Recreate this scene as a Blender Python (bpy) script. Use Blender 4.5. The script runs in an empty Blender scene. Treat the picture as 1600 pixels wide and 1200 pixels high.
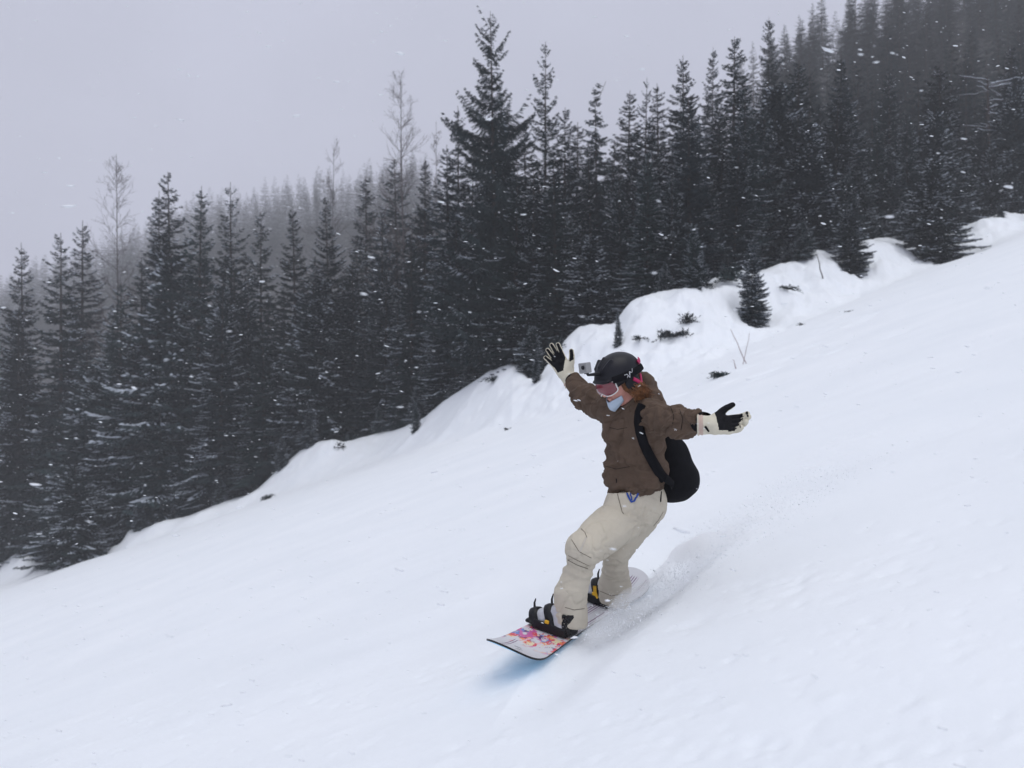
import bpy, math, random
import numpy as np
from mathutils import Vector, Matrix
from mathutils.bvhtree import BVHTree

random.seed(7)
rng = np.random.default_rng(11)
SC = bpy.context.scene
COL = SC.collection
FPX = 1300.0                                   # focal length in pixels of the 1600 px photograph

# ------------------------------------------------------------------ camera
cam_d = bpy.data.cameras.new("camera")
cam = bpy.data.objects.new("camera", cam_d)
COL.objects.link(cam)
cam.location = (0, 0, 0)
cam.rotation_euler = (math.radians(90), 0, 0)
cam_d.sensor_width = 36
cam_d.lens = 36 * FPX / 1600
cam_d.clip_start = 0.05
cam_d.clip_end = 2000
cam_d.dof.use_dof = True
cam_d.dof.focus_distance = 4.6
cam_d.dof.aperture_fstop = 2.6
SC.camera = cam

# ------------------------------------------------------------------ world, sun, exposure
SUN_EL, SUN_AZ = math.radians(74), math.radians(150)     # azimuth clockwise from +Y
w = bpy.data.worlds.new("World")
SC.world = w
w.use_nodes = True
nt = w.node_tree
nt.nodes.clear()
wo = nt.nodes.new("ShaderNodeOutputWorld")
sky = nt.nodes.new("ShaderNodeTexSky")
sky.sky_type = 'NISHITA'
sky.sun_disc = False
sky.sun_elevation = SUN_EL
sky.sun_rotation = SUN_AZ
sky.air_density = 2.0
sky.dust_density = 6.0
bg1 = nt.nodes.new("ShaderNodeBackground")
bg1.inputs[1].default_value = 0.05
nt.links.new(sky.outputs[0], bg1.inputs[0])
# the closed cloud cover in front of that sky: brightest overhead, even all round
tc = nt.nodes.new("ShaderNodeTexCoord")
sp = nt.nodes.new("ShaderNodeSeparateXYZ")
nt.links.new(tc.outputs['Generated'], sp.inputs[0])
cr = nt.nodes.new("ShaderNodeValToRGB")
cr.color_ramp.interpolation = 'EASE'
els = cr.color_ramp.elements
els[0].position = 0.0
els[0].color = (0.60, 0.615, 0.755, 1)
els[1].position = 1.0
els[1].color = (0.86, 0.91, 1.0, 1)
e = els.new(0.5); e.color = (0.605, 0.625, 0.76, 1)
nt.links.new(sp.outputs[2], cr.inputs[0])
nz = nt.nodes.new("ShaderNodeTexNoise")
nz.inputs['Scale'].default_value = 2.4
nz.inputs['Detail'].default_value = 3
nt.links.new(tc.outputs['Generated'], nz.inputs[0])
mr = nt.nodes.new("ShaderNodeMapRange")
mr.inputs[1].default_value = 0.3; mr.inputs[2].default_value = 0.7
mr.inputs[3].default_value = 0.90; mr.inputs[4].default_value = 1.09
nt.links.new(nz.outputs[0], mr.inputs[0])
bg2 = nt.nodes.new("ShaderNodeBackground")
nt.links.new(cr.outputs[0], bg2.inputs[0])
nt.links.new(mr.outputs[0], bg2.inputs[1])
mx = nt.nodes.new("ShaderNodeMixShader")
mx.inputs[0].default_value = 0.93
nt.links.new(bg1.outputs[0], mx.inputs[1])
nt.links.new(bg2.outputs[0], mx.inputs[2])
nt.links.new(mx.outputs[0], wo.inputs[0])

sd = bpy.data.lights.new("sun", 'SUN')
sd.energy = 1.0
sd.angle = math.radians(45)
sd.color = (1.0, 0.985, 0.96)
sun = bpy.data.objects.new("sun", sd)
COL.objects.link(sun)
sv = Vector((math.cos(SUN_EL) * math.sin(SUN_AZ), math.cos(SUN_EL) * math.cos(SUN_AZ), math.sin(SUN_EL)))
sun.rotation_euler = sv.to_track_quat('Z', 'Y').to_euler()
sun.location = (0, 0, 60)

SC.view_settings.view_transform = 'Standard'
SC.view_settings.look = 'None'
SC.view_settings.exposure = 0.03
SC.view_settings.gamma = 1.0
SC.view_settings.use_curve_mapping = False
cy = SC.cycles
cy.use_denoising = True
cy.max_bounces = 6
cy.diffuse_bounces = 3
cy.glossy_bounces = 2
cy.transmission_bounces = 4
cy.volume_bounces = 3
cy.transparent_max_bounces = 6
cy.caustics_reflective = False
cy.caustics_refractive = False
cy.use_adaptive_sampling = False
cy.volume_step_rate = 1.0
cy.volume_max_steps = 64

# ------------------------------------------------------------------ helpers
def P(px, py, d):
    """a place seen at photograph pixel (px, py), d metres out"""
    return np.array([(px - 800) / FPX * d, d, (600 - py) / FPX * d])

def tag(o, label=None, cat=None, group=None, kind=None):
    if label: o['label'] = label
    if cat: o['category'] = cat
    if group: o['group'] = group
    if kind: o['kind'] = kind
    return o

def mesh(name, v, f, smooth=False):
    me = bpy.data.meshes.new(name)
    v = np.asarray(v, dtype=np.float32).reshape(-1, 3)
    if isinstance(f, np.ndarray):
        k = f.shape[1]
        me.vertices.add(len(v))
        me.vertices.foreach_set('co', v.ravel())
        me.loops.add(f.size)
        me.loops.foreach_set('vertex_index', f.ravel().astype(np.int32))
        me.polygons.add(len(f))
        me.polygons.foreach_set('loop_start', np.arange(0, f.size, k, dtype=np.int32))
        me.update(calc_edges=True)
    else:
        me.from_pydata(v.tolist(), [], f)
        me.update()
    me.polygons.foreach_set('use_smooth', np.full(len(me.polygons), smooth, dtype=bool))
    return me

def link(name, me, mats=None, parent=None, loc=None):
    o = bpy.data.objects.new(name, me)
    COL.objects.link(o)
    if mats is not None and me is not None and len(me.materials) == 0:
        for m in (mats if isinstance(mats, (list, tuple)) else [mats]):
            me.materials.append(m)
    if loc is not None: o.location = loc
    if parent is not None: o.parent = parent
    return o

def empty(name, loc):
    o = bpy.data.objects.new(name, None)
    o.empty_display_size = 0.1
    COL.objects.link(o)
    o.location = loc
    return o

def mat(name, col, rough=0.8, spec=0.3, noise=0.0, nscale=20, bump=0.0, bscale=60, metal=0.0, rand=0.0, obj_coords=True, coat=0.0):
    m = bpy.data.materials.new(name)
    m.use_nodes = True
    t = m.node_tree
    b = t.nodes['Principled BSDF']
    b.inputs['Base Color'].default_value = (*col, 1)
    b.inputs['Roughness'].default_value = rough
    b.inputs['Specular IOR Level'].default_value = spec
    b.inputs['Metallic'].default_value = metal
    b.inputs['Coat Weight'].default_value = coat
    c = t.nodes.new('ShaderNodeTexCoord')
    last = None
    if noise > 0 or rand > 0:
        hsv = t.nodes.new('ShaderNodeHueSaturation')
        hsv.inputs['Color'].default_value = (*col, 1)
        val = None
        if noise > 0:
            n = t.nodes.new('ShaderNodeTexNoise')
            n.inputs['Scale'].default_value = nscale
            n.inputs['Detail'].default_value = 5
            t.links.new(c.outputs['Object'], n.inputs[0])
            r = t.nodes.new('ShaderNodeMapRange')
            r.inputs[1].default_value = 0.25; r.inputs[2].default_value = 0.75
            r.inputs[3].default_value = 1 - noise; r.inputs[4].default_value = 1 + noise
            t.links.new(n.outputs[0], r.inputs[0])
            val = r.outputs[0]
        if rand > 0:
            oi = t.nodes.new('ShaderNodeObjectInfo')
            r2 = t.nodes.new('ShaderNodeMapRange')
            r2.inputs[3].default_value = 1 - rand; r2.inputs[4].default_value = 1 + rand
            t.links.new(oi.outputs['Random'], r2.inputs[0])
            if val is not None:
                mm = t.nodes.new('ShaderNodeMath'); mm.operation = 'MULTIPLY'
                t.links.new(val, mm.inputs[0]); t.links.new(r2.outputs[0], mm.inputs[1])
                val = mm.outputs[0]
            else:
                val = r2.outputs[0]
            wn = t.nodes.new('ShaderNodeTexWhiteNoise'); wn.noise_dimensions = '1D'
            t.links.new(oi.outputs['Random'], wn.inputs['W'])
            r3 = t.nodes.new('ShaderNodeMapRange')
            r3.inputs[3].default_value = 0.5 - rand * 0.10; r3.inputs[4].default_value = 0.5 + rand * 0.04
            t.links.new(wn.outputs[0], r3.inputs[0])
            t.links.new(r3.outputs[0], hsv.inputs['Hue'])
        t.links.new(val, hsv.inputs['Value'])
        t.links.new(hsv.outputs[0], b.inputs['Base Color'])
    if bump > 0:
        n2 = t.nodes.new('ShaderNodeTexNoise')
        n2.inputs['Scale'].default_value = bscale
        n2.inputs['Detail'].default_value = 4
        t.links.new(c.outputs['Object'], n2.inputs[0])
        bp = t.nodes.new('ShaderNodeBump')
        bp.inputs['Strength'].default_value = bump
        bp.inputs['Distance'].default_value = 0.01
        t.links.new(n2.outputs[0], bp.inputs['Height'])
        t.links.new(bp.outputs[0], b.inputs['Normal'])
    return m

def creases(m, scale, dist, strength=1.0, squash=(1, 1, 1), width=.05):
    """fine creases of worn cloth as surface relief"""
    t = m.node_tree; b = t.nodes['Principled BSDF']
    old = b.inputs['Normal'].links[0].from_socket if b.inputs['Normal'].links else None
    c = t.nodes.new('ShaderNodeTexCoord'); mp = t.nodes.new('ShaderNodeMapping'); mp.inputs['Scale'].default_value = squash
    t.links.new(c.outputs['Object'], mp.inputs[0])
    prev = old
    for sc, ds in ((scale, dist), (scale * 2.3, dist * .5)):
        n = t.nodes.new('ShaderNodeTexNoise'); n.inputs['Scale'].default_value = sc; n.inputs['Detail'].default_value = 2; n.inputs['Distortion'].default_value = .8
        t.links.new(mp.outputs[0], n.inputs[0])
        s = t.nodes.new('ShaderNodeMath'); s.operation = 'SUBTRACT'; s.inputs[1].default_value = .5; t.links.new(n.outputs[0], s.inputs[0])
        a = t.nodes.new('ShaderNodeMath'); a.operation = 'ABSOLUTE'; t.links.new(s.outputs[0], a.inputs[0])
        r = t.nodes.new('ShaderNodeMapRange'); r.inputs[2].default_value = width; r.interpolation_type = 'SMOOTHSTEP'; t.links.new(a.outputs[0], r.inputs[0])
        p = t.nodes.new('ShaderNodeBump'); p.inputs['Strength'].default_value = strength; p.inputs['Distance'].default_value = ds
        t.links.new(r.outputs[0], p.inputs['Height'])
        if prev is not None: t.links.new(prev, p.inputs['Normal'])
        prev = p.outputs[0]
    t.links.new(prev, b.inputs['Normal'])

# vectorised gradient noise, 2-D and 3-D, about -1..1
def _h(ix, iy, iz, s):
    n = (ix * 374761393 + iy * 668265263 + iz * 2147483647 + s * 974634777) & 0xffffffff
    n = ((n ^ (n >> 13)) * 1274126177) & 0xffffffff
    return ((n ^ (n >> 16)) & 0xffff) / 65535.0 * 2 - 1

def vnoise2(x, y, s=0):
    ix = np.floor(x).astype(np.int64); iy = np.floor(y).astype(np.int64)
    fx = x - ix; fy = y - iy
    ux = fx * fx * fx * (fx * (fx * 6 - 15) + 10); uy = fy * fy * fy * (fy * (fy * 6 - 15) + 10)
    a = _h(ix, iy, 0, s); b = _h(ix + 1, iy, 0, s); c = _h(ix, iy + 1, 0, s); d = _h(ix + 1, iy + 1, 0, s)
    return (a * (1 - ux) + b * ux) * (1 - uy) + (c * (1 - ux) + d * ux) * uy

def vnoise3(p, s=0):
    ip = np.floor(p).astype(np.int64); f = p - ip
    u = f * f * (3 - 2 * f)
    r = 0
    for dx in (0, 1):
        wx = u[:, 0] if dx else 1 - u[:, 0]
        for dy in (0, 1):
            wy = u[:, 1] if dy else 1 - u[:, 1]
            for dz in (0, 1):
                wz = u[:, 2] if dz else 1 - u[:, 2]
                r = r + wx * wy * wz * _h(ip[:, 0] + dx, ip[:, 1] + dy, ip[:, 2] + dz, s)
    return r

def fbm2(x, y, s=0, o=4):
    r = 0; a = 1.0; t = 0
    for k in range(o):
        r = r + a * vnoise2(x * 2 ** k + 13.7 * k, y * 2 ** k - 7.1 * k, s + k); t += a; a *= 0.5
    return r / t

def sstep(a, b, x):
    t = np.clip((x - a) / (b - a), 0, 1)
    return t * t * (3 - 2 * t)

# ------------------------------------------------------------------ the ground as one function
T = lambda px: (px - 800) / FPX
FOOT_T = [T(p) for p in (-300, 0, 200, 430, 600, 700, 800, 950, 1100, 1300, 1450, 1600, 1900)]
FOOT_D = [66, 60, 48, 46, 42, 35, 29, 25, 25, 31, 37, 41, 46]
TOP_PX = [-400, 0, 30, 60, 190, 200, 240, 280, 340, 385, 405, 430, 470, 500, 520, 548, 590, 625, 665, 700, 730, 760, 795, 820, 850, 875, 905, 960, 985, 1030, 1075, 1100, 1150, 1200, 1240, 1290, 1345, 1380, 1420, 1490, 1530, 1570, 1600, 1900]
TOP_PY = [980, 872, 868, 888, 852, 829, 822, 813, 788, 774, 762, 738, 704, 690, 687, 689, 678, 670, 650, 622, 603, 583, 571, 570, 566, 540, 510, 504, 472, 458, 453, 444, 428, 420, 404, 386, 378, 368, 362, 366, 345, 329, 332, 220]
TOP_T = np.linspace(T(-400), T(1900), 1151)
_ty = np.interp(TOP_T, [T(p) for p in TOP_PX], TOP_PY)
_k = np.exp(-np.linspace(-2.5, 2.5, 17) ** 2); _k /= _k.sum()
_tp = np.convolve(np.pad(_ty, 8, 'edge'), _k, 'valid')
_k = np.exp(-np.linspace(-2.5, 2.5, 101) ** 2); _k /= _k.sum()
_tw = np.convolve(np.pad(_ty, 50, 'edge'), _k, 'valid')
EL_T = [T(p) for p in (-400, 0, 100, 350, 600, 900, 1050, 1250, 1400, 1600, 1900)]
EL_V = [0.09, 0.11, 0.12, 0.16, 0.205, 0.32, 0.35, 0.495, 0.555, 0.60, 0.63]
RIDGE_T = [T(p) for p in (-400, -100, 0, 60, 150, 240, 325, 383, 433, 473, 560, 640, 760)]
RIDGE_V = [(600 - p) / FPX for p in (560, 490, 446, 408, 384, 348, 310, 308, 298, 288, 276, 258, 240)]
C0 = -1.475

def foot_d(t): return np.interp(t, FOOT_T, FOOT_D)
def top_d(t): return foot_d(t) + np.interp(t, [T(0), T(400), T(900), T(1300), T(1600)], [5, 5.5, 8, 8, 6])

MOUNDS = []   # (x, y, height, radius x, radius y)
def mound(px, d, h, rx, ry): MOUNDS.append(((px - 800) / FPX * d, d, h, rx, ry))
for a in ((1020, 31, .25, 1.0, 1.0), (1040, 31.2, -.35, .35, .8), (1066, 30.5, .25, .5, .8), (1118, 31.5, -.4, .3, .9), (1208, 31, -.3, .35, .9), (1255, 34, -.35, .4, 1.0), (1500, 43, -.4, .5, 1.4), (1130, 31, .5, .9, 1.0), (1180, 29.5, -.35, .7, .7), (1215, 31.5, .5, .8, 1.0),
          (1325, 36.5, -.6, .8, 1.6), (1400, 38, .35, 1.2, 1.2), (1455, 40, -.8, 1.2, 2.6), (1530, 43, .35, 1.5, 1.5),
          (960, 31, -.5, .4, 1.6), (1000, 29.0, .35, .7, .7), (1045, 28.3, -.35, .4, .4), (1068, 28, .25, .35, .35), (920, 30, .3, 1.5, 1.0), (790, 31, .3, 1.6, 1.2),
          (838, 35.5, -1.1, .45, 2.2), (541, 49.5, -.4, .35, 1.2), (650, 43, -.35, .35, 1.2), (1087, 33, -.9, .35, 1.8), (700, 36, .3, 1.3, 1.0), (640, 41, .25, 1.0, .8), (510, 48, .35, 1.1, 1.0), (1130, 19, .06, .4, .4),
          (30, 60, .9, 1.7, 1.5), (250, 51, .3, 1.2, 1.0), (310, 49.5, .25, 1.2, 1.0), (380, 49, .2, 1.0, .8)):
    mound(*a)

dr = np.random.default_rng(5)
DENTS = []
def dent_px(px, py, h, r):
    den = (py - 600) + 0.36 * (px - 800)
    if den < 60: return
    d = -C0 * FPX / den
    DENTS.append(((px - 800) / FPX * d, d, h, r))
for _ in range(330):                           # pockmarks where the powder was thrown up
    px = dr.uniform(900, 1800); py = dr.uniform(640, 1300)
    if dr.random() > sstep(0, 1, np.array((px - 850) / 600 * 0.7 + (py - 900) / 500))+.06: continue
    dent_px(px, py, dr.uniform(-.008, -.002), dr.uniform(.012, .034))
for _ in range(130):                           # the old crossing track, lower left
    px = dr.uniform(-100, 800); py = 1150 - px * 0.13 + dr.normal(0, 22)
    dent_px(px, py, dr.uniform(-.012, .010), dr.uniform(.02, .045))
for _ in range(150):
    px = dr.uniform(0, 1700); py = 1185 - px * 0.03 + dr.normal(0, 40)
    dent_px(px, py, dr.uniform(-.012, .010), dr.uniform(.015, .04))
for _ in range(130):                           # scuffed snow along the rider's wake
    q = dr.random()
    px = 940 + 520 * q; py = 985 - 120 * q + dr.normal(0, 22)
    dent_px(px, py, dr.uniform(-.009, .002), dr.uniform(.02, .05))
for _ in range(120):                           # rough patch in front of the bank on the right
    q = dr.random()
    px = 1010 + 400 * q; py = 590 - 110 * q + dr.normal(0, 25)
    dent_px(px, py, dr.uniform(-.08, .02), dr.uniform(.10, .25))

def ground(x, y, detail=True):
    x = np.asarray(x, dtype=np.float64); y = np.asarray(y, dtype=np.float64)
    r = np.hypot(x, y) + 1e-9
    phi = np.arctan2(x, y)
    pc = np.clip(phi, -0.62, 0.66)
    t = np.tan(pc); d = r * np.cos(pc)
    side = 1 - sstep(1.2, 2.2, np.abs(phi))     # no bank behind the camera
    xc = 95 * np.tanh(x / 95 * 1.0) * 0.35 + 0.65 * np.clip(x, -95, 95)
    plane = C0 + 0.36 * xc
    df = foot_d(t); dt = top_d(t)
    # height the crest of the bank needs above the piste
    planet = C0 + 0.36 * (t * dt)
    ht = (600 - np.interp(t, TOP_T, _tp)) / FPX * dt - planet
    hw_ = (600 - np.interp(t, TOP_T, _tw)) / FPX * dt - planet
    s = (d - df) / (dt - df)
    rise = sstep(-0.15, 1.0, s)
    sh = sstep(0.45, 0.95, s)
    ht = np.clip(hw_ * (1 - sh) + ht * sh, -0.6, 4)
    z = plane + side * ht * rise
    left = sstep(T(560), T(250), t)
    z = z - side * left * 0.45 * np.exp(-((s - 0.25) / 0.3) ** 2)
    # lumps on the bank
    if detail:
        m = side * sstep(-0.3, 0.3, s) * (1 - 0.62 * sstep(0.6, 1.0, s) * (1 - sstep(1.0, 1.6, s)))
        m = m * (0.40 + 0.60 * sstep(T(700), T(980), t))
        z = z + m * (0.34 * fbm2(x * .45, y * .45, 3, 4) + 0.34 * (0.35 - np.abs(fbm2(x * 1.1, y * .9, 9, 3))) + 0.11 * fbm2(x * 3.1, y * 2.7, 12, 3))
    # behind the crest: a drop, the forest floor, then the mountainside
    zb = z - side * 0.9 * sstep(1.0, 1.8, s)
    e = np.interp(t, EL_T, EL_V) - 0.13
    far = e * np.minimum(d, 165) + np.clip(d - 165, 0, 400) * 0.05
    er = np.interp(t, RIDGE_T, RIDGE_V) * 400 - 26
    far = far + sstep(190, 385, d) * (er - far) * (1 - sstep(T(650), T(760), t))
    wf = sstep(0, 1, (d - dt - 6) / (150 - dt - 6)) * side
    z = zb * (1 - wf) + far * wf
    for mx_, my_, mh, rx, ry in MOUNDS:
        z = z + mh * np.exp(-((x - mx_) / rx) ** 2 - ((y - my_) / ry) ** 2)
    if detail:
        nearm = 1 - sstep(20, 60, r)
        z = z + nearm * (0.035 * fbm2(x * .35, y * .5, 21, 3)
                         + 0.011 * fbm2(x * .55 - y * .25, y * 2.6 + x * .4, 31, 3))
        patch = sstep(-0.1, 0.5, fbm2(x * .8, y * .9, 41, 2))
        z = z + nearm * (0.0008 + 0.0020 * patch) * fbm2(x * 9, y * 11, 51, 3)
    return z

def g1(x, y): return float(ground(np.array([x]), np.array([y]), False)[0])

# ------------------------------------------------------------------ ground meshes
phis = np.concatenate([np.linspace(-math.pi, -0.75, 26)[:-1], np.linspace(-0.75, -0.585, 16)[:-1],
                       np.linspace(-0.585, 0.585, 760), np.linspace(0.585, 0.75, 16)[1:], np.linspace(0.75, math.pi, 26)[1:]])
rs = np.concatenate([[0.25, 0.6, 1.0, 1.4, 1.7], np.exp(np.linspace(math.log(2.0), math.log(62), 600)), np.exp(np.linspace(math.log(63), math.log(520), 56))])
PH, RR = np.meshgrid(phis, rs)
GX = RR * np.sin(PH); GY = RR * np.cos(PH)
GZ = ground(GX, GY)
for (dx, dy, dh, drad) in DENTS:
    rr = math.hypot(dx, dy)
    i0, i1 = np.searchsorted(rs, [rr - 3 * drad, rr + 3 * drad])
    a = math.atan2(dx, dy); da = 3 * drad / rr
    j0, j1 = np.searchsorted(phis, [a - da, a + da])
    if i1 <= i0 or j1 <= j0: continue
    q = ((GX[i0:i1, j0:j1] - dx) ** 2 / (1.6 * drad) ** 2 + (GY[i0:i1, j0:j1] - dy) ** 2 / drad ** 2)
    GZ[i0:i1, j0:j1] += dh * np.exp(-q * 1.6)
# the cut the snowboard carves and the berm on its heel side
BN = np.array([-0.565, -0.82]); BW = np.array([0.82, -0.565]); BC = np.array([0.352, 4.71])
def carve(x, y):
    u = (x - BC[0]) * BN[0] + (y - BC[1]) * BN[1]
    v = (x - BC[0]) * BW[0] + (y - BC[1]) * BW[1]
    along = sstep(0.62, 0.30, u)
    tail = sstep(-2.0, -0.6, u)
    g = -0.030 * np.exp(-(v / 0.13) ** 2) * along * tail
    g = g + (0.022 + 0.022 * vnoise2(u * 5, v * 5, 3)) * np.exp(-((v - 0.31) / 0.10) ** 2) * sstep(0.45, 0.05, u) * tail
    g = g + 0.02 * np.exp(-((v + 0.22) / 0.07) ** 2) * along * tail
    return g
near = RR < 14
GZ[near] += carve(GX[near], GY[near])
# the powder is pressed down to the sole of the board
_u = (GX - BC[0]) * BN[0] + (GY - BC[1]) * BN[1]; _v = (GX - BC[0]) * BW[0] + (GY - BC[1]) * BW[1]
_bz = -1.318 - 0.075 * _u - 0.17 * _v
_off = 0.020 + 0.022 * sstep(0.1, 0.6, _u)
_w = sstep(0.62, 0.15, np.abs(_v)) * sstep(1.3, 0.80, _u) * sstep(-1.7, -0.6, _u)
GZ = np.where(near, GZ + _w * (np.minimum(GZ, _bz - _off) - GZ), GZ)
nr, nc = PH.shape
V = np.stack([GX, GY, GZ], -1).reshape(-1, 3)
idx = np.arange(nr * nc).reshape(nr, nc)
F = np.stack([idx[:-1, :-1], idx[1:, :-1], idx[1:, 1:], idx[:-1, 1:]], -1).reshape(-1, 4)[:, ::-1]
pcx = np.clip((PH[:-1, :-1] + PH[1:, 1:]) / 2, -0.62, 0.66)
dmid = (RR[:-1, :-1] * np.cos(pcx)); tm = np.tan(pcx)
behind = np.abs(PH[:-1, :-1]) > 2.0
forest = ((dmid > top_d(tm) + 5.0) & ~behind).reshape(-1)

def snow_mat():
    m = bpy.data.materials.new("snow")
    m.use_nodes = True
    t = m.node_tree
    b = t.nodes['Principled BSDF']
    b.inputs['Roughness'].default_value = 0.75
    b.inputs['Specular IOR Level'].default_value = 0.25
    c = t.nodes.new('ShaderNodeTexCoord')
    n = t.nodes.new('ShaderNodeTexNoise'); n.inputs['Scale'].default_value = 0.8; n.inputs['Detail'].default_value = 6
    t.links.new(c.outputs['Object'], n.inputs[0])
    r = t.nodes.new('ShaderNodeValToRGB')
    r.color_ramp.elements[0].position = 0.3; r.color_ramp.elements[0].color = (0.815, 0.845, 0.88, 1)
    r.color_ramp.elements[1].position = 0.7; r.color_ramp.elements[1].color = (0.86, 0.885, 0.915, 1)
    t.links.new(n.outputs[0], r.inputs[0])
    t.links.new(r.outputs[0], b.inputs['Base Color'])
    n1 = t.nodes.new('ShaderNodeTexNoise'); n1.inputs['Scale'].default_value = 22; n1.inputs['Detail'].default_value = 6
    t.links.new(c.outputs['Object'], n1.inputs[0])
    n2 = t.nodes.new('ShaderNodeTexNoise'); n2.inputs['Scale'].default_value = 140; n2.inputs['Detail'].default_value = 2
    t.links.new(c.outputs['Object'], n2.inputs[0])
    b1 = t.nodes.new('ShaderNodeBump'); b1.inputs['Strength'].default_value = 0.25; b1.inputs['Distance'].default_value = 0.012
    t.links.new(n1.outputs[0], b1.inputs['Height'])
    b2 = t.nodes.new('ShaderNodeBump'); b2.inputs['Strength'].default_value = 0.3; b2.inputs['Distance'].default_value = 0.003
    t.links.new(n2.outputs[0], b2.inputs['Height']); t.links.new(b1.outputs[0], b2.inputs['Normal'])
    t.links.new(b2.outputs[0], b.inputs['Normal'])
    return m

M_SNOW = snow_mat()
M_FLOOR = mat("forest_litter_and_snow", (0.055, 0.055, 0.055), 0.9, 0.1, 0.5, 0.6)

def sub(V, F):
    u, inv = np.unique(F, return_inverse=True)
    return V[u], inv.reshape(F.shape).astype(np.int32)
v_, f_ = sub(V, F[~forest])
gs = link("snow_slope", mesh("snow_slope", v_, f_, True), M_SNOW); tag(gs, kind='structure')
# close the small disc under the camera
kk = np.arange(nc)
v_ = np.vstack([[[0, 0, g1(0, 0)]], np.stack([GX[0], GY[0], GZ[0]], -1)])
f_ = np.stack([np.zeros(nc - 1), kk[1:], kk[:-1] + 2], -1).astype(np.int32)
gc = link("snow_underfoot", mesh("snow_underfoot", v_, np.stack([np.zeros(nc - 1, int), kk[1:] , kk[1:] + 1], -1), True), M_SNOW); tag(gc, kind='structure')
v_, f_ = sub(V, F[forest])
gh = link("hillside", mesh("hillside", v_, f_, True), M_FLOOR); tag(gh, kind='structure')
# ------------------------------------------------------------------ trees
M_NEEDLE = mat("conifer_needles", (0.021, 0.033, 0.037), 0.75, 0.10, 0.45, 1.1, rand=0.45)
M_BARK = mat("bark", (0.055, 0.045, 0.040), 0.9, 0.1, 0.3, 8, rand=0.2)
M_TSNOW = mat("snow_on_branches", (0.46, 0.50, 0.56), 0.8, 0.2, 0.25, 6)
M_TWIG = mat("bare_twigs", (0.13, 0.115, 0.115), 0.9, 0.1, 0.2, 5)

def tube(pts, rad, n=5):
    """verts and quads of a tube along pts"""
    pts = np.asarray(pts, float); k = len(pts)
    tg = np.gradient(pts, axis=0); tg /= np.linalg.norm(tg, axis=1)[:, None] + 1e-9
    ref = np.array([0.0, 0, 1]) if abs(tg[0][2]) < 0.9 else np.array([1.0, 0, 0])
    a = np.cross(tg, ref); a /= np.linalg.norm(a, axis=1)[:, None] + 1e-9
    b = np.cross(tg, a)
    th = np.arange(n) / n * 2 * math.pi
    rad = np.broadcast_to(np.asarray(rad, float), (k,))
    v = pts[:, None] + rad[:, None, None] * (np.cos(th)[None, :, None] * a[:, None] + np.sin(th)[None, :, None] * b[:, None])
    v = v.reshape(-1, 3)
    i = np.arange(k - 1)[:, None] * n; j = np.arange(n)[None]; j2 = (j + 1) % n
    f = np.stack([i + j, i + j2, i + n + j2, i + n + j], -1).reshape(-1, 4)
    return v, f

class Bag:
    def __init__(s): s.v = []; s.f = []; s.n = 0
    def add(s, v, f):
        s.v.append(np.asarray(v, float).reshape(-1, 3)); s.f.append(np.asarray(f) + s.n); s.n += len(s.v[-1])
    def mesh(s, name, smooth=False): return mesh(name, np.vstack(s.v), np.vstack(s.f).astype(np.int32), smooth)

def blades(bag, p, d, side, L, W, droop=0.12):
    n = len(p)
    if n == 0: return
    L = L[:, None]; W = W[:, None]
    down = np.array([0, 0, -1.0])
    a = p
    m = p + d * L * 0.5
    t = p + d * L + down * L * droop
    v = np.stack([a, m + side * W, t, m - side * W], 1).reshape(-1, 3)
    f = np.arange(n * 4).reshape(-1, 4)
    bag.add(v, f)

def unit(a): return a / (np.linalg.norm(a, axis=-1, keepdims=True) + 1e-9)

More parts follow.
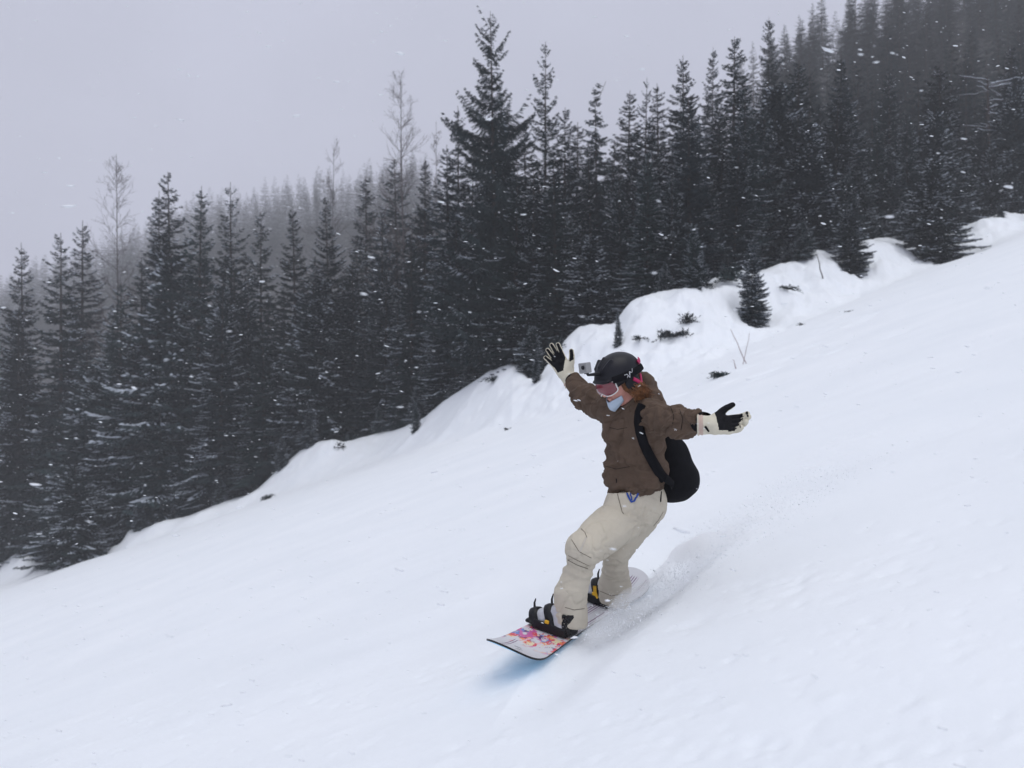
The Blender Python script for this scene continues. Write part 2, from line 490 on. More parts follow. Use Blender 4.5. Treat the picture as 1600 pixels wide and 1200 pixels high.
def conifer(seed, H=12.0, R=1.75, kind='fir', lod=1.0, snow=0.5):
    """crown, snow and trunk meshes of one conifer, base at the origin"""
    g = np.random.default_rng(seed)
    crown, sn = Bag(), Bag()
    lean = np.array([g.normal(0, .012), g.normal(0, .012)])
    def trunk_pt(h):
        o = np.array([lean[0] * h, lean[1] * h, h])
        if kind == 'hemlock':
            q = max(0, (h / H - 0.9) / 0.1); o[0] -= q * q * 0.65; o[2] -= q ** 3 * 0.25
        return o
    nw = int({'fir': 42, 'slim': 44, 'cedar': 38, 'sparse': 30, 'hemlock': 40, 'far': 24}[kind])
    per = {'fir': 8, 'slim': 7, 'cedar': 7, 'sparse': 6, 'hemlock': 8, 'far': 7}[kind]
    lobes = g.uniform(0, 6.28, 4)
    side_down = {'cedar': (.3, 1.1), 'hemlock': (.2, .7)}.get(kind, (.0, .26))
    i = 0
    for wi in range(nw):
      uw = 0.03 + 0.965 * (wi + g.uniform(-.18, .18)) / nw
      wl = g.uniform(.84, 1.14)
      for bi in range(per if uw < .8 else per - 2):
        i += 1
        u = min(.992, max(.02, uw + g.normal(0, .0045) + (g.uniform(-.5, .5) / nw if g.random() < .25 else 0)))
        h = u * H * 0.992
        az = bi * 6.283 / per + wi * 1.9 + g.normal(0, .28)
        prof = (1 - u) ** {'fir': .90, 'slim': .80, 'cedar': .80, 'sparse': .9, 'hemlock': .95, 'far': .9}[kind]
        prof *= min(1.0, 0.6 + u * 2.6)
        if kind == 'slim': prof = min(prof, .55 + .2 * (1 - u))
        wob = 1 + 0.14 * math.sin(az + lobes[0] + u * 9) + 0.12 * math.sin(az * 2 + lobes[1] - u * 17)
        L = R * prof * wob * wl * g.uniform(0.68, 1.12) + 0.12
        tpf = min(1.0, .34 + (1 - u) * 3.6)
        if g.random() < 0.06: L *= 1.28
        if kind == 'cedar':
            L *= 1.0 + 0.38 * math.sin(u * 24 + lobes[2]) * (u > .45) + .15 * math.sin(az * 3)
        e0 = {'fir': .12, 'slim': .06, 'cedar': .30, 'sparse': .25, 'hemlock': .05, 'far': .1}[kind] + 0.55 * u ** 3 + g.normal(0, .08)
        drp = {'fir': .42, 'slim': .42, 'cedar': .30, 'sparse': .30, 'hemlock': .75, 'far': .5}[kind] * (1 - 0.6 * u)
        hd = np.array([math.cos(az), math.sin(az), 0.0])
        sd_ = np.array([-math.sin(az), math.cos(az), 0.0])
        base = trunk_pt(h)
        def axis(s):
            s = np.asarray(s)[:, None]
            z = math.tan(e0) * s * L - drp * L * s ** 2 + 0.20 * L * s ** 4
            return base + hd * s * L + np.array([0, 0, 1.0]) * z + sd_ * (0.06 * L * np.sin(s * 3 + az))
        step = 0.082 / lod
        n = max(5, int(L / step))
        s = (np.arange(n) + g.uniform(0, 1, n)) / n * 0.94 + 0.06
        pa = axis(s); pb = axis(s + 0.03)
        ax = unit(pb - pa)
        for sgn in (-1, 1):
            ang = np.radians(g.uniform(34, 66, n)) * (1 - 0.45 * s)
            dirn = unit(ax * np.cos(ang)[:, None] + sgn * sd_ * np.sin(ang)[:, None] + np.array([0, 0, -1.0]) * g.uniform(*side_down, n)[:, None])
            tl = np.minimum(0.12 + 0.34 * L * (1 - s) * np.minimum(1, s * 3), 0.50) * g.uniform(.6, 1.2, n) * tpf
            nrm = unit(np.cross(dirn, np.array([0, 0, 1.0])) + g.normal(0, .28, (n, 3)))
            blades(crown, pa, dirn, nrm, tl, 0.016 + 0.035 * tl + g.uniform(0, .008, n))
            for fr in ((.22, .5, .75) if lod > .7 else (.4,)):
                for s2 in (-1, 1):
                    q = pa + dirn * (tl * fr)[:, None] + np.array([0, 0, -1.0]) * (tl * fr * .06)[:, None]
                    d2 = unit(dirn * 0.8 + s2 * nrm * g.uniform(.45, .9, n)[:, None] + np.array([0, 0, -1.0]) * g.uniform(0, .35, n)[:, None])
                    l2 = tl * (1 - fr) * 0.7 + 0.045
                    n2 = unit(np.cross(d2, np.array([0, 0, 1.0])) + g.normal(0, .4, (n, 3)))
                    blades(crown, q, d2, n2, l2 * (1.0 if lod > .7 else 1.6), (0.014 + 0.04 * l2) * (1.0 if lod > .7 else 2.6))
            if lod > .7:
                clump = math.sin(h * 2.1 + az * 1.7 + lobes[3]) + g.normal(0, .5)
                if clump > 0.35 - snow * .8 and g.random() < 0.7:
                    keep = (g.random(n) < 0.50 + 0.40 * snow) & (s > 0.35)
                    k = keep.sum()
                    if k:
                        q = pa[keep] + dirn[keep] * (tl[keep] * g.uniform(.0, .5, k))[:, None] + np.array([0, 0, 0.024])
                        up = np.array([0, 0, 1.0])
                        fl = unit(np.cross(dirn[keep], up))
                        dd = unit(dirn[keep])
                        Ls = tl[keep] * g.uniform(.35, .8, k) + .05; Ws = g.uniform(.008, .030, k)
                        a_ = q; b_ = q + dd * Ls[:, None]
                        mid = (a_ + b_) / 2
                        vv = np.stack([a_, mid + fl * Ws[:, None] - up * .012, b_, mid - fl * Ws[:, None] - up * .012, mid + up * .020], 1).reshape(-1, 3)
                        kk_ = np.arange(k)[:, None] * 5
                        ff = np.concatenate([kk_ + np.array([[0, 1, 4]]), kk_ + np.array([[1, 2, 4]]), kk_ + np.array([[2, 3, 4]]), kk_ + np.array([[3, 0, 4]])])
                        sn.add(vv, ff)
    # leader
    hs = np.linspace(0, H, 10)
    tp = np.array([trunk_pt(x) for x in hs])
    tv, tf = tube(tp, np.linspace(H * 0.011 + .02, .010, 10), 6)
    trunk = mesh("trunk", tv, tf.astype(np.int32), True)
    c = crown.mesh("crown")
    s_ = sn.mesh("snow_cover") if sn.n else None
    c.materials.append(M_NEEDLE); trunk.materials.append(M_BARK)
    if s_: s_.materials.append(M_TSNOW)
    return dict(H=H, R=R, crown=c, trunk=trunk, snow=s_)

def bare_tree(seed, H, spread, n_br, snowy=False, trunk_r=.07):
    g = np.random.default_rng(seed)
    tb, br = Bag(), Bag()
    ks = np.linspace(0, 1, 12)
    tpts = np.stack([0.10 * np.sin(ks * 5 + seed), 0.08 * np.sin(ks * 4), ks * H], -1)
    v, f = tube(tpts, trunk_r * (1 - ks * .85), 6); tb.add(v, f)
    def grow(p, d, L, r, lev):
        n = 6; pts = [p]
        dd = d.copy()
        for k in range(n - 1):
            dd = unit(dd + g.normal(0, .09, 3) + np.array([0, 0, .03]))
            pts.append(pts[-1] + dd * L / (n - 1))
        v, f = tube(pts, np.linspace(r, max(r * .35, .007), n), 3 if lev else 4); br.add(v, f)
        if lev < 2:
            for k in range(5 if lev == 0 else 3):
                j = g.integers(1, n)
                q = unit(g.normal(0, 1, 3)); q = unit(dd * .9 + q * .65)
                grow(pts[j], q, L * g.uniform(.4, .65), r * .6, lev + 1)
    for i in range(n_br):
        u = g.uniform(.35, .98)
        az = i * 2.4 + g.normal(0, .3)
        j = u * 11; a = tpts[int(j)]; b = tpts[min(11, int(j) + 1)]; p = a + (b - a) * (j - int(j))
        el = g.uniform(.6, 1.0)
        d = np.array([math.cos(az) * math.cos(el), math.sin(az) * math.cos(el), math.sin(el)])
        grow(p, d, spread * (1.08 - u) ** .75 * g.uniform(.7, 1.2), .034 * (1.3 - u), 0)
    t = tb.mesh("trunk", True); b_ = br.mesh("branches", True)
    t.materials.append(M_TWIG); b_.materials.append(M_TWIG)
    return dict(H=H, R=spread, trunk=t, crown=b_, snow=None)

PROT = {
    'fir': [conifer(s, 12, 2.35, 'fir', 1.0, sn) for s, sn in ((1, .35), (2, .6), (3, .8), (4, .1))],
    'slim': [conifer(s, 12, 1.75, 'slim', 1.0, sn) for s, sn in ((11, .4), (12, .7))],
    'hemlock': [conifer(31, 12, 2.0, 'hemlock', 1.0, .3)],
    'sparse': [conifer(41, 12, 2.1, 'sparse', 1.0, .4)],
    'cedar': [conifer(51, 14, 3.0, 'cedar', 1.1, .0)],
    'small': [conifer(61, 5, 1.35, 'fir', 1.0, 1.0), conifer(62, 5, 1.25, 'fir', 1.0, .9)],
    'far': [conifer(s, 18, 4.1, 'far', .5, 0) for s in (71, 72, 73, 74)],
    'ridge': [conifer(s, 24, 5.2, 'far', .30, 0) for s in (81, 82, 83)],
}
NAMES = {'fir': 'fir_tree', 'slim': 'fir_tree', 'hemlock': 'hemlock_tree', 'sparse': 'fir_tree', 'cedar': 'cedar_tree', 'small': 'young_fir', 'far': 'fir_tree', 'bare': 'bare_tree'}

def plant(pr, name, x, y, z, H, wide, label, group=None, cat='tree', rz=None, tilt=0.0):
    k = H / pr['H']
    r = empty(name, (x, y, z))
    r.scale = (k * wide, k * wide, k)
    r.rotation_euler = (random.gauss(0, .012), tilt + random.gauss(0, .016), random.uniform(0, 6.28) if rz is None else rz)
    tag(r, label, cat, group)
    link('trunk', pr['trunk'], parent=r)
    c = link('crown' if cat == 'tree' and name != 'bare_tree' else 'branches', pr['crown'], parent=r)
    if pr['snow'] is not None: link('snow_cover', pr['snow'], parent=r)['kind'] = 'stuff'
    return r

FT = "conifers along the edge of the piste"
# named trees of the skyline: px, py of the tip, metres behind the crest, kind, width factor, label
SKY = [
    (-25, 420, 4, 'fir', 1.0, 'dark fir cut by the left frame edge, lowest on the slope'),
    (40, 380, 3, 'fir', 1.0, 'dark fir leftmost on the skyline, left of two pointed neighbours'),
    (95, 363, 4, 'slim', 1.2, 'pointed dark fir left of the tall bare tree, second on the skyline'),
    (127, 345, 12, 'slim', 1.2, 'greyer pointed fir just left of the tall bare tree'),
    (245, 296, 4, 'fir', .95, 'left one of three dark firs standing together right of the bare tree'),
    (272, 271, 5, 'slim', 1.2, 'tallest, middle one of three dark firs together right of the bare tree'),
    (304, 291, 4, 'fir', .95, 'right one of three dark firs standing together right of the bare tree'),
    (363, 288, 7, 'sparse', 1.1, 'thin greyish fir with gaps between its upturned branches'),
    (408, 332, 6, 'slim', 1.0, 'narrow low fir standing in the gap beside the thin greyish fir'),
    (466, 322, 4, 'fir', .95, 'dark full fir right of the gap in the left skyline'),
    (524, 308, 4, 'fir', .9, 'dark pointed fir above the left end of the snow bank'),
    (575, 277, 16, 'slim', 1.2, 'hazy fir left of the two snowy firs below the thin bare tree'),
    (597, 330, 4, 'fir', .9, 'shorter dark fir in front of the hazy skyline firs'),
    (626, 250, 12, 'slim', 1.2, 'hazy pointed fir directly left of the thin bare tree'),
    (663, 243, 9, 'fir', .85, 'snow flecked fir directly right of the thin bare tree'),
    (704, 228, 4, 'slim', 1.1, 'stub topped dark tree at the left foot of the tall cedar'),
    (718, 165, 6, 'slim', .9, 'narrow dark fir pressed against the left side of the tall cedar'),
    (778, 14, 2.5, 'cedar', .92, 'tallest tree, a ragged dark cedar with clumped hanging foliage at the top'),
    (851, 66, 4, 'sparse', .85, 'tall slender fir with a bare leader right of the ragged cedar'),
    (880, 168, 5, 'slim', 1.0, 'short dark fir tucked under the right side of the slender fir'),
    (900, 190, 26, 'slim', 1.5, 'pale hazy fir between the slender fir and the hooked hemlock'),
    (936, 122, 10, 'hemlock', .8, 'thin hemlock with a hooked drooping tip against the sky'),
    (975, 138, 16, 'slim', 1.2, 'hazy narrow tree between the hooked hemlock and a sharp fir'),
    (1003, 122, 5, 'sparse', .7, 'sharp tipped slim fir standing just right of the hazy narrow tree'),
    (1033, 132, 16, 'slim', 1.1, 'hazy fir on the left shoulder of the broad dark fir'),
    (1070, 84, 5, 'fir', .95, 'broad dark fir with a dense top, centre right of the skyline'),
    (1110, 75, 26, 'fir', .8, 'hazy grey fir right of the broad dense topped fir'),
    (1143, 62, 8, 'slim', 1.2, 'dark narrow fir before the paler ridge trees, last one against sky'),
    (1198, 24, 30, 'fir', .9, 'hazy twin peaked fir high on the skyline below the ridge'),
    (1245, 88, 6, 'slim', 1.3, 'dark fir standing out against the grey hillside above the leaning stick'),
    (1314, 88, 6, 'fir', .95, 'broad dark fir standing out against the grey hillside'),
    (1392, 112, 14, 'slim', 1.2, 'greyer fir between two dark firs on the right hillside'),
    (1470, 100, 5, 'slim', 1.5, 'darkest tall fir near the right edge, rising above a low round fir'),
    (1530, 150, 9, 'slim', 1.3, 'fir beside the snow laden dead branches near the right edge'),
    (1580, 70, 9, 'fir', 1.0, 'dark fir cut by the right frame edge'),
    (1640, 60, 6, 'fir', 1.0, 'dark fir just beyond the right frame edge'),
]
sil_x = [s[0] for s in SKY]
def silhouette(px): return float(np.interp(px, [s[0] for s in SKY], [s[1] for s in SKY]))

def landmark(px):
    for lim, txt in ((150, 'below the leftmost skyline fir'), (335, 'below the three dark firs'), (500, 'below the thin greyish fir'),
                     (690, 'below the thin bare tree'), (830, 'below the tall ragged cedar'), (1000, 'below the hooked hemlock'), (1130, 'below the broad dense topped fir'),
                     (1290, 'above the leaning stick'), (1420, 'above the spreading young fir')):
        if px < lim: return txt
    return 'above the round low fir'
def put(px, py, d, kind, wide, label, group=FT, minH=1.5, which=None, sink=0.15, maxH=40):
    x = (px - 800) / FPX * d
    z = g1(x, d) - sink
    label = label.replace('@', landmark(px))
    group = group + landmark(px) if '@' in (group or '') else group
    group = group.replace('@', ' ') if group else group
    H = (600 - py) / FPX * d - z
    if H < minH: return None
    pr = PROT[kind][which if which is not None else random.randrange(len(PROT[kind]))]
    ratio = pr['H'] / H
    if H > 9 and kind != 'small': wide = wide * (1 + 0.35 * (ratio - 1))
    return plant(pr, NAMES[kind], x, d, z, H, wide, label, group)

for px, py, back, kind, wide, label in SKY:
    put(px, py, float(top_d(T(px))) + back, kind, wide, label)

LF = 'snow flecked conifer in the front row @'
LM = 'dark conifer behind the front row @'
LH = 'hazy conifer on the grey wooded hillside beyond the forest edge'
px = -60
while px < 1670:
    s = silhouette(px)
    base = float(np.interp(px, TOP_PX, TOP_PY))
    d = float(top_d(T(px))) + random.uniform(1.0, 4.5)
    py = s + (base - s) * random.uniform(.18, .62)
    put(px, py, d, random.choice(['fir', 'fir', 'slim', 'fir', 'small']) if base - py > 150 else 'small', random.uniform(1.0, 1.35), LF, "front row @")
    px += random.uniform(17, 29)
px = -60
while px < 1670:
    s = silhouette(px)
    base = float(np.interp(px, TOP_PX, TOP_PY))
    d = float(top_d(T(px))) + random.uniform(6, 15)
    put(px, s + (base - s) * random.uniform(.16, .34) + 12, d, random.choice(['fir', 'fir', 'slim']), random.uniform(1.0, 1.3), LM, "second row @")
    px += random.uniform(26, 40)

px = -40
CREST = 'low young fir on the bank crest @'
while px < 1600:
    if not (905 < px < 1010):
        d = float(top_d(T(px))) + random.uniform(-1.4, 1.2)
        base = float(np.interp(px, TOP_PX, TOP_PY))
        put(px, base - random.uniform(8, 70), d, 'small', random.uniform(.9, 1.4), CREST, "crest of the bank @", minH=.5)
    px += random.uniform(24, 60)
# the hillside behind
hs = np.random.default_rng(77)
tries = 0
placed = []
while tries < 16000:
    tries += 1
    px = hs.uniform(-80, 1700)
    d = math.exp(hs.uniform(math.log(62), math.log(172)))
    x = (px - 800) / FPX * d
    sp_ = 1.5 + d * 0.009
    if any(abs(x - a) < sp_ and abs(d - b) < sp_ * 1.7 for a, b, *_ in placed): continue
    z = g1(x, d) - .2
    H = hs.uniform(7, 15)
    py = 600 - (z + H) / d * FPX
    if py > silhouette(px) + 35: continue           # nothing of it would show
    if 600 - (z + H * 0.9) / d * FPX < -260: continue
    if py < np.interp(px, [-100, 0, 300, 600, 880, 1000, 1100, 1200, 1250, 1280, 1320], [450, 425, 330, 270, 160, 150, 95, 30, 8, -20, -900]): continue
    placed.append((x, d, z, H, px, py))
placed.sort(key=lambda q: q[3] / q[1] * -1)
SINGLE = 150
for x, d, z, H, px, py in placed[:SINGLE]:
    side = 'right of the last skyline firs' if px > 1180 else ('between the ragged cedar and the ridge' if px > 780 else 'left of the ragged cedar')
    plant(PROT['far'][hs.integers(4)], 'fir_tree', x, d, z, H, float(hs.uniform(.7, 1.25)), 'hazy conifer high on the wooded hillside ' + side, "hillside conifers " + side)
# the farther ones read as one mass
def merged(name, items, protos, label):
    vs, fs, n0 = [], [], 0
    for x, d, z, H, *_ in items:
        pr = protos[hs.integers(len(protos))]; me = pr['crown']
        v = np.zeros(len(me.vertices) * 3, np.float32); me.vertices.foreach_get('co', v); v = v.reshape(-1, 3)
        f = np.zeros(len(me.loops), np.int32); me.loops.foreach_get('vertex_index', f); f = f.reshape(-1, 4)
        k = H / pr['H']; a = hs.uniform(0, 6.28); w_ = k * hs.uniform(.8, 1.1)
        c, s_ = math.cos(a), math.sin(a)
        vs.append(np.stack([(v[:, 0] * c - v[:, 1] * s_) * w_ + x, (v[:, 0] * s_ + v[:, 1] * c) * w_ + d, v[:, 2] * k + z], -1)); fs.append(f + n0); n0 += len(v)
    if vs:
        o = link(name, mesh(name, np.vstack(vs), np.vstack(fs)), M_NEEDLE); tag(o, label, kind='stuff')
        print(name, len(items), sum(len(f) for f in fs) * 2, 'tris')
merged('distant_forest', placed[SINGLE:], [conifer(s, 18, 4.6, 'far', .16, 0) for s in (91, 92)], 'hazy forest covering the upper hillside at the right')
# the faint ridge far off on the left
rid = []
for _ in range(5200):
    px = hs.uniform(-90, 760); d = hs.uniform(265, 402)
    x = (px - 800) / FPX * d
    if any(abs(x - a) < 4.0 and abs(d - b) < 7 for a, b, *_ in rid): continue
    rid.append((x, d, g1(x, d) - .5, hs.uniform(17, 27), px))
tips = sorted([r for r in rid if r[1] > 375], key=lambda r: -r[3])[:45]
for x, d, z, H, px in tips:
    wh = 'left of the tall bare tree' if px < 180 else ('between tall bare tree and thin greyish fir' if px < 363 else 'right of the thin greyish fir')
    plant(PROT['ridge'][hs.integers(3)], 'fir_tree', x, d, z, H, 1.0, 'fog grey conifer on the distant ridge ' + wh, "distant ridge conifers " + wh)
tipset = set((r[0], r[1]) for r in tips)
merged('distant_ridge_forest', [r for r in rid if (r[0], r[1]) not in tipset], [conifer(s, 24, 6.0, 'far', .10, 0) for s in (95, 96)], 'faint fog grey forest covering the distant ridge at the left')
print("hillside trees", len(placed), "ridge", len(rid))

# bare trees against the sky
def put_bare(px, py, back, seed, spread, nb, label, name='bare_tree', tr=.07):
    d = float(top_d(T(px))) + back
    x = (px - 800) / FPX * d; z = g1(x, d) - .1
    H = (600 - py) / FPX * d - z
    pr = bare_tree(seed, H, spread, nb, trunk_r=tr)
    plant(pr, name, x, d, z, H, 1.0, label, "leafless trees at the forest edge")
put_bare(180, 240, 12, 5, 4.3, 84, 'leafless pale tree with upswept twigs left of the three dark firs', tr=.13)
put_bare(640, 118, 9, 8, 4.0, 74, 'tall thin leafless tree left of the ragged cedar', tr=.10)
put_bare(520, 228, 16, 9, 3.6, 36, 'small leafless tree with arching twigs on the hazy skyline', tr=.09)
put_bare(688, 190, 14, 12, 2.4, 26, 'faint leafless tree between the tall thin leafless tree and the cedar', tr=.07)

# little firs, shrubs, stump and sticks on the bank
def small_at(px, py_base, d, H, wide, label, which=0, tilt=0):
    x = (px - 800) / FPX * d
    z = g1(x, d) - .12
    plant(PROT['small'][which], 'young_fir', x, d, z, H, wide, label, None, 'tree', tilt=tilt)
small_at(1176, 480, 29.5, 3.0, .82, 'young dark fir alone in the snow bank hollow left of the leaning stick', 0)
small_at(1328, 410, 36.0, 3.2, 1.25, 'young fir with spread skirt right of the leaning stick', 1)
small_at(1455, 380, 38.8, 5.2, 1.25, 'round low dark fir in a snow hollow near the right edge', 0)
small_at(1085, 475, 30.8, 2.6, .8, 'small dark fir wedged between two rounded snow mounds', 1)
small_at(966, 520, 28.6, 1.25, .55, 'tiny fir stuck in the left side of a rounded snow mound', 0)
small_at(650, 676, 41.2, 1.6, .8, 'tiny snowy fir poking over the bank below the dark forest', 1)
small_at(838, 603, 31.6, 1.3, .6, 'tiny dark fir in the notch left of the raised glove', 0)
small_at(1590, 325, 47.5, 2.4, 1.3, 'low dark fir on the bank top at the right edge', 1)
small_at(120, 885, 52.5, 6.5, 1.5, 'greenish brown fir sunk behind the piste edge at lower left', 0)

def shrub(px, py, d, label, size, seed, n=26, name='shrub', up=.5):
    g = np.random.default_rng(seed)
    x = (px - 800) / FPX * d; z = g1(x, d)
    st, fo = Bag(), Bag()
    for i in range(n):
        az = g.uniform(0, 6.28); el = g.uniform(0.05, 1.2) * up
        L = size * g.uniform(.5, 1.1)
        k = np.linspace(0, 1, 5)[:, None]
        dv = np.array([math.cos(az) * math.cos(el), math.sin(az) * math.cos(el), math.sin(el)])
        pts = dv * k * L + np.array([0, 0, 1]) * (-.35 * L * k ** 2) + g.normal(0, .02, (5, 3)) * size
        v, f = tube(pts, np.linspace(.012, .004, 5), 3); st.add(v, f)
        for q in range(16):
            s = g.uniform(.2, 1)
            p = np.array([np.interp(s, k[:, 0], pts[:, c]) for c in range(3)])[None]
            dd = unit(dv[None] + g.normal(0, .6, (1, 3)))
            blades(fo, p, dd, unit(g.normal(0, 1, (1, 3))), np.array([size * .22]), np.array([size * .035]))
    r = empty(name, (x, d, z)); tag(r, label, 'shrub')
    link('stems', st.mesh('stems'), M_BARK, r); link('foliage', fo.mesh('foliage'), M_NEEDLE, r)
    return r
shrub(1052, 500, 28.0, 'dark evergreen sprig under the lip of the rounded snow mound', .75, 3, 36)
shrub(1074, 488, 28.4, 'short dark sprig rising from the snow mound lip', .5, 4, 24, up=1.2)
shrub(420, 765, 45.8, 'dark tuft sticking from the snow at the left end of the bank', .55, 5, 22, up=1.0)
shrub(532, 700, 47.2, 'dark drooping twig hanging into the snow notch below the forest', .55, 6, 18, up=1.0)
shrub(795, 634, 27.6, 'tiny dark tuft in a small hole left of the rider', .22, 7, 16)
shrub(1255, 462, 27.0, 'tiny grey tuft in scuffed snow below the leaning stick', .2, 8, 12)
shrub(1328, 478, 25.0, 'tiny grey twigs above the smooth snow on the right', .2, 9, 12)
shrub(1128, 570, 18.2, 'dark snow capped tuft beside two thin sticks', .30, 10, 46)

shrub(1140, 462, 31.5, 'grey bush half buried between the snow mound and the lone young fir', .8, 20, 40, up=1.1)
shrub(1108, 470, 30.6, 'short dark stems left of the grey half buried bush', .4, 21, 18, up=1.0)
shrub(1232, 440, 31.5, 'dark sprig in the hollow right of the lone young fir', .5, 22, 20)
shrub(1000, 518, 28.2, 'thin dark crack of twigs below the rounded snow mound', .4, 23, 20)
shrub(1502, 352, 43, 'small grey bush left of the dead tree on the bank', .8, 24, 26, up=.9)
shrub(1555, 338, 45, 'tiny upright twig on the top of the bank at the right', .4, 25, 8, up=1.3)
shrub(880, 545, 33.0, 'dark sprig hanging over the bank just above the raised glove', .7, 26, 26)
shrub(775, 588, 35.5, 'dark sprig lying over the bank crest under the cedar', .7, 27, 22)
shrub(235, 822, 52, 'dark twigs lying on the low bank at the far left', .7, 28, 18)
def sapling(px, py, d, lean, H, label, r=.018, col=None):
    x = (px - 800) / FPX * d; z = g1(x, d) - .05
    k = np.linspace(0, 1, 6)
    pts = np.stack([lean * k * H, 0 * k, k * H * math.sqrt(max(.1, 1 - lean * lean))], -1)
    pts[1:-1] += np.random.default_rng(int(px)).normal(0, .012, (4, 3))
    v, f = tube(pts, np.linspace(r, r * .5, 6), 5)
    o = link('stick', mesh('stick', v, f.astype(np.int32), True), col or M_TWIG, loc=(x, d, z))
    tag(o, label, 'stick')
M_PALE = mat("pale_frosted_wood", (0.42, 0.36, 0.36), 0.9, 0.1, .15, 10)
sapling(1168, 566, 19, -.42, .92, 'thin pale stick leaning left, crossing the upright stick', .014, M_PALE)
sapling(1160, 564, 19, .20, .80, 'thin pale upright stick crossing the leaning one', .011, M_PALE)
sapling(1151, 568, 18.6, -.3, .26, 'short pinkish stub left of the two crossed sticks', .016, M_PALE)
sapling(1286, 408, 34, -.25, 1.0, 'grey stick leaning left out of the bank beside the young fir', .03)

# dead branches loaded with snow near the right edge
def snag():
    g = np.random.default_rng(4)
    d = 52.0; x = T(1545) * d; z = g1(x, d)
    br, sn = Bag(), Bag()
    H = (600 - 120) / FPX * d - z
    v, f = tube([(0, 0, 0), (.05, 0, H * .5), (-.1, 0, H)], [.12, .09, .04], 6); br.add(v, f)
    for i in range(20):
        h = H * (.62 + .36 * g.random()); sg = g.choice([-1, 1]); L = g.uniform(.8, 2.2)
        k = np.linspace(0, 1, 6)[:, None]
        dv = unit(np.array([sg * 1.0, g.normal(0, .5), g.uniform(-.1, .35)]))
        pts = np.array([0, 0, h]) + dv * k * L + np.array([0, 0, 1]) * (-.10 * L * k ** 2) + g.normal(0, .03, (6, 3))
        v, f = tube(pts, np.linspace(.03, .008, 6), 4); br.add(v, f)
        v, f = tube(pts + np.array([0, 0, .035]), np.array([.02, .03, .025, .03, .02, .01]) * g.uniform(.4, 1.1), 5); sn.add(v, f)
    r = empty('dead_tree', (x, d, z)); tag(r, 'dead tree with snow laden bare branches near the right edge', 'tree')
    link('branches', br.mesh('branches'), M_BARK, r); link('snow_cover', sn.mesh('snow_cover', True), M_TSNOW, r)
snag()
# fallen twigs showing in the gap at the left end of the bank
def deadfall():
    g = np.random.default_rng(14)
    d = 54.0; x = T(425) * d; z = g1(x, d)
    br = Bag()
    for i in range(22):
        a = np.array([g.uniform(-1.6, 1.4), g.uniform(-.5, .5), g.uniform(0, 1.3)])
        b = a + np.array([g.uniform(.5, 1.6), g.uniform(-.4, .4), g.uniform(-.3, .7)])
        m_ = (a + b) / 2 + g.normal(0, .08, 3)
        v, f = tube([a, m_, b], [.03, .022, .01], 4); br.add(v, f)
    o = link('fallen_branches', br.mesh('fallen_branches'), M_BARK, loc=(x, d, z + .6))
    tag(o, 'tangle of fallen bare branches in the snow gap under the forest', 'branches')
deadfall()
# ------------------------------------------------------------------ surfaces from blended distance fields
def nets(F, ax):
    """surface of F(x,y,z)<0 sampled on the rectilinear grid ax=(xs,ys,zs)"""
    xs, ys, zs = ax
    X, Y, Z = np.meshgrid(xs, ys, zs, indexing='ij')
    Q = np.stack([X, Y, Z], -1).reshape(-1, 3).astype(np.float32)
    v = F(Q).reshape(X.shape)
    neg = v < 0
    c = np.zeros(tuple(s - 1 for s in v.shape), np.int8)
    for dx in (0, 1):
        for dy in (0, 1):
            for dz in (0, 1):
                c += neg[dx:dx + c.shape[0], dy:dy + c.shape[1], dz:dz + c.shape[2]]
    act = np.argwhere((c > 0) & (c < 8))
    cid = -np.ones(c.shape, np.int64); cid[tuple(act.T)] = np.arange(len(act))
    off = np.array([(a, b, d) for a in (0, 1) for b in (0, 1) for d in (0, 1)])
    cv = np.stack([v[tuple((act + o).T)] for o in off], 1)
    cp = np.stack([np.stack([xs[act[:, 0] + o[0]], ys[act[:, 1] + o[1]], zs[act[:, 2] + o[2]]], -1) for o in off], 1)
    acc = np.zeros((len(act), 3)); cnt = np.zeros(len(act))
    for i in range(8):
        for j in range(i + 1, 8):
            if np.abs(off[i] - off[j]).sum() != 1: continue
            m = (cv[:, i] < 0) != (cv[:, j] < 0)
            tt = cv[m, i] / (cv[m, i] - cv[m, j])
            acc[m] += cp[m, i] + (cp[m, j] - cp[m, i]) * tt[:, None]; cnt[m] += 1
    verts = acc / cnt[:, None]
    faces = []
    for a in range(3):
        b, d = (a + 1) % 3, (a + 2) % 3
        s0 = [slice(None)] * 3; s1 = [slice(None)] * 3
        s0[a] = slice(0, -1); s1[a] = slice(1, None)
        n0, n1 = neg[tuple(s0)], neg[tuple(s1)]
        e = np.argwhere(n0 != n1)
        e = e[(e[:, b] > 0) & (e[:, d] > 0) & (e[:, b] < v.shape[b] - 1) & (e[:, d] < v.shape[d] - 1)]
        if len(e) == 0: continue
        eb = np.zeros(3, int); eb[b] = 1; ed = np.zeros(3, int); ed[d] = 1
        q = np.stack([cid[tuple((e - eb - ed).T)], cid[tuple((e - ed).T)], cid[tuple(e.T)], cid[tuple((e - eb).T)]], -1)
        fl = n0[tuple(e.T)]
        q[~fl] = q[~fl][:, ::-1]
        faces.append(q)
    return verts, np.vstack(faces).astype(np.int32)

def grid(lo, hi, h): return tuple(np.arange(a, b + h, h) for a, b in zip(lo, hi))

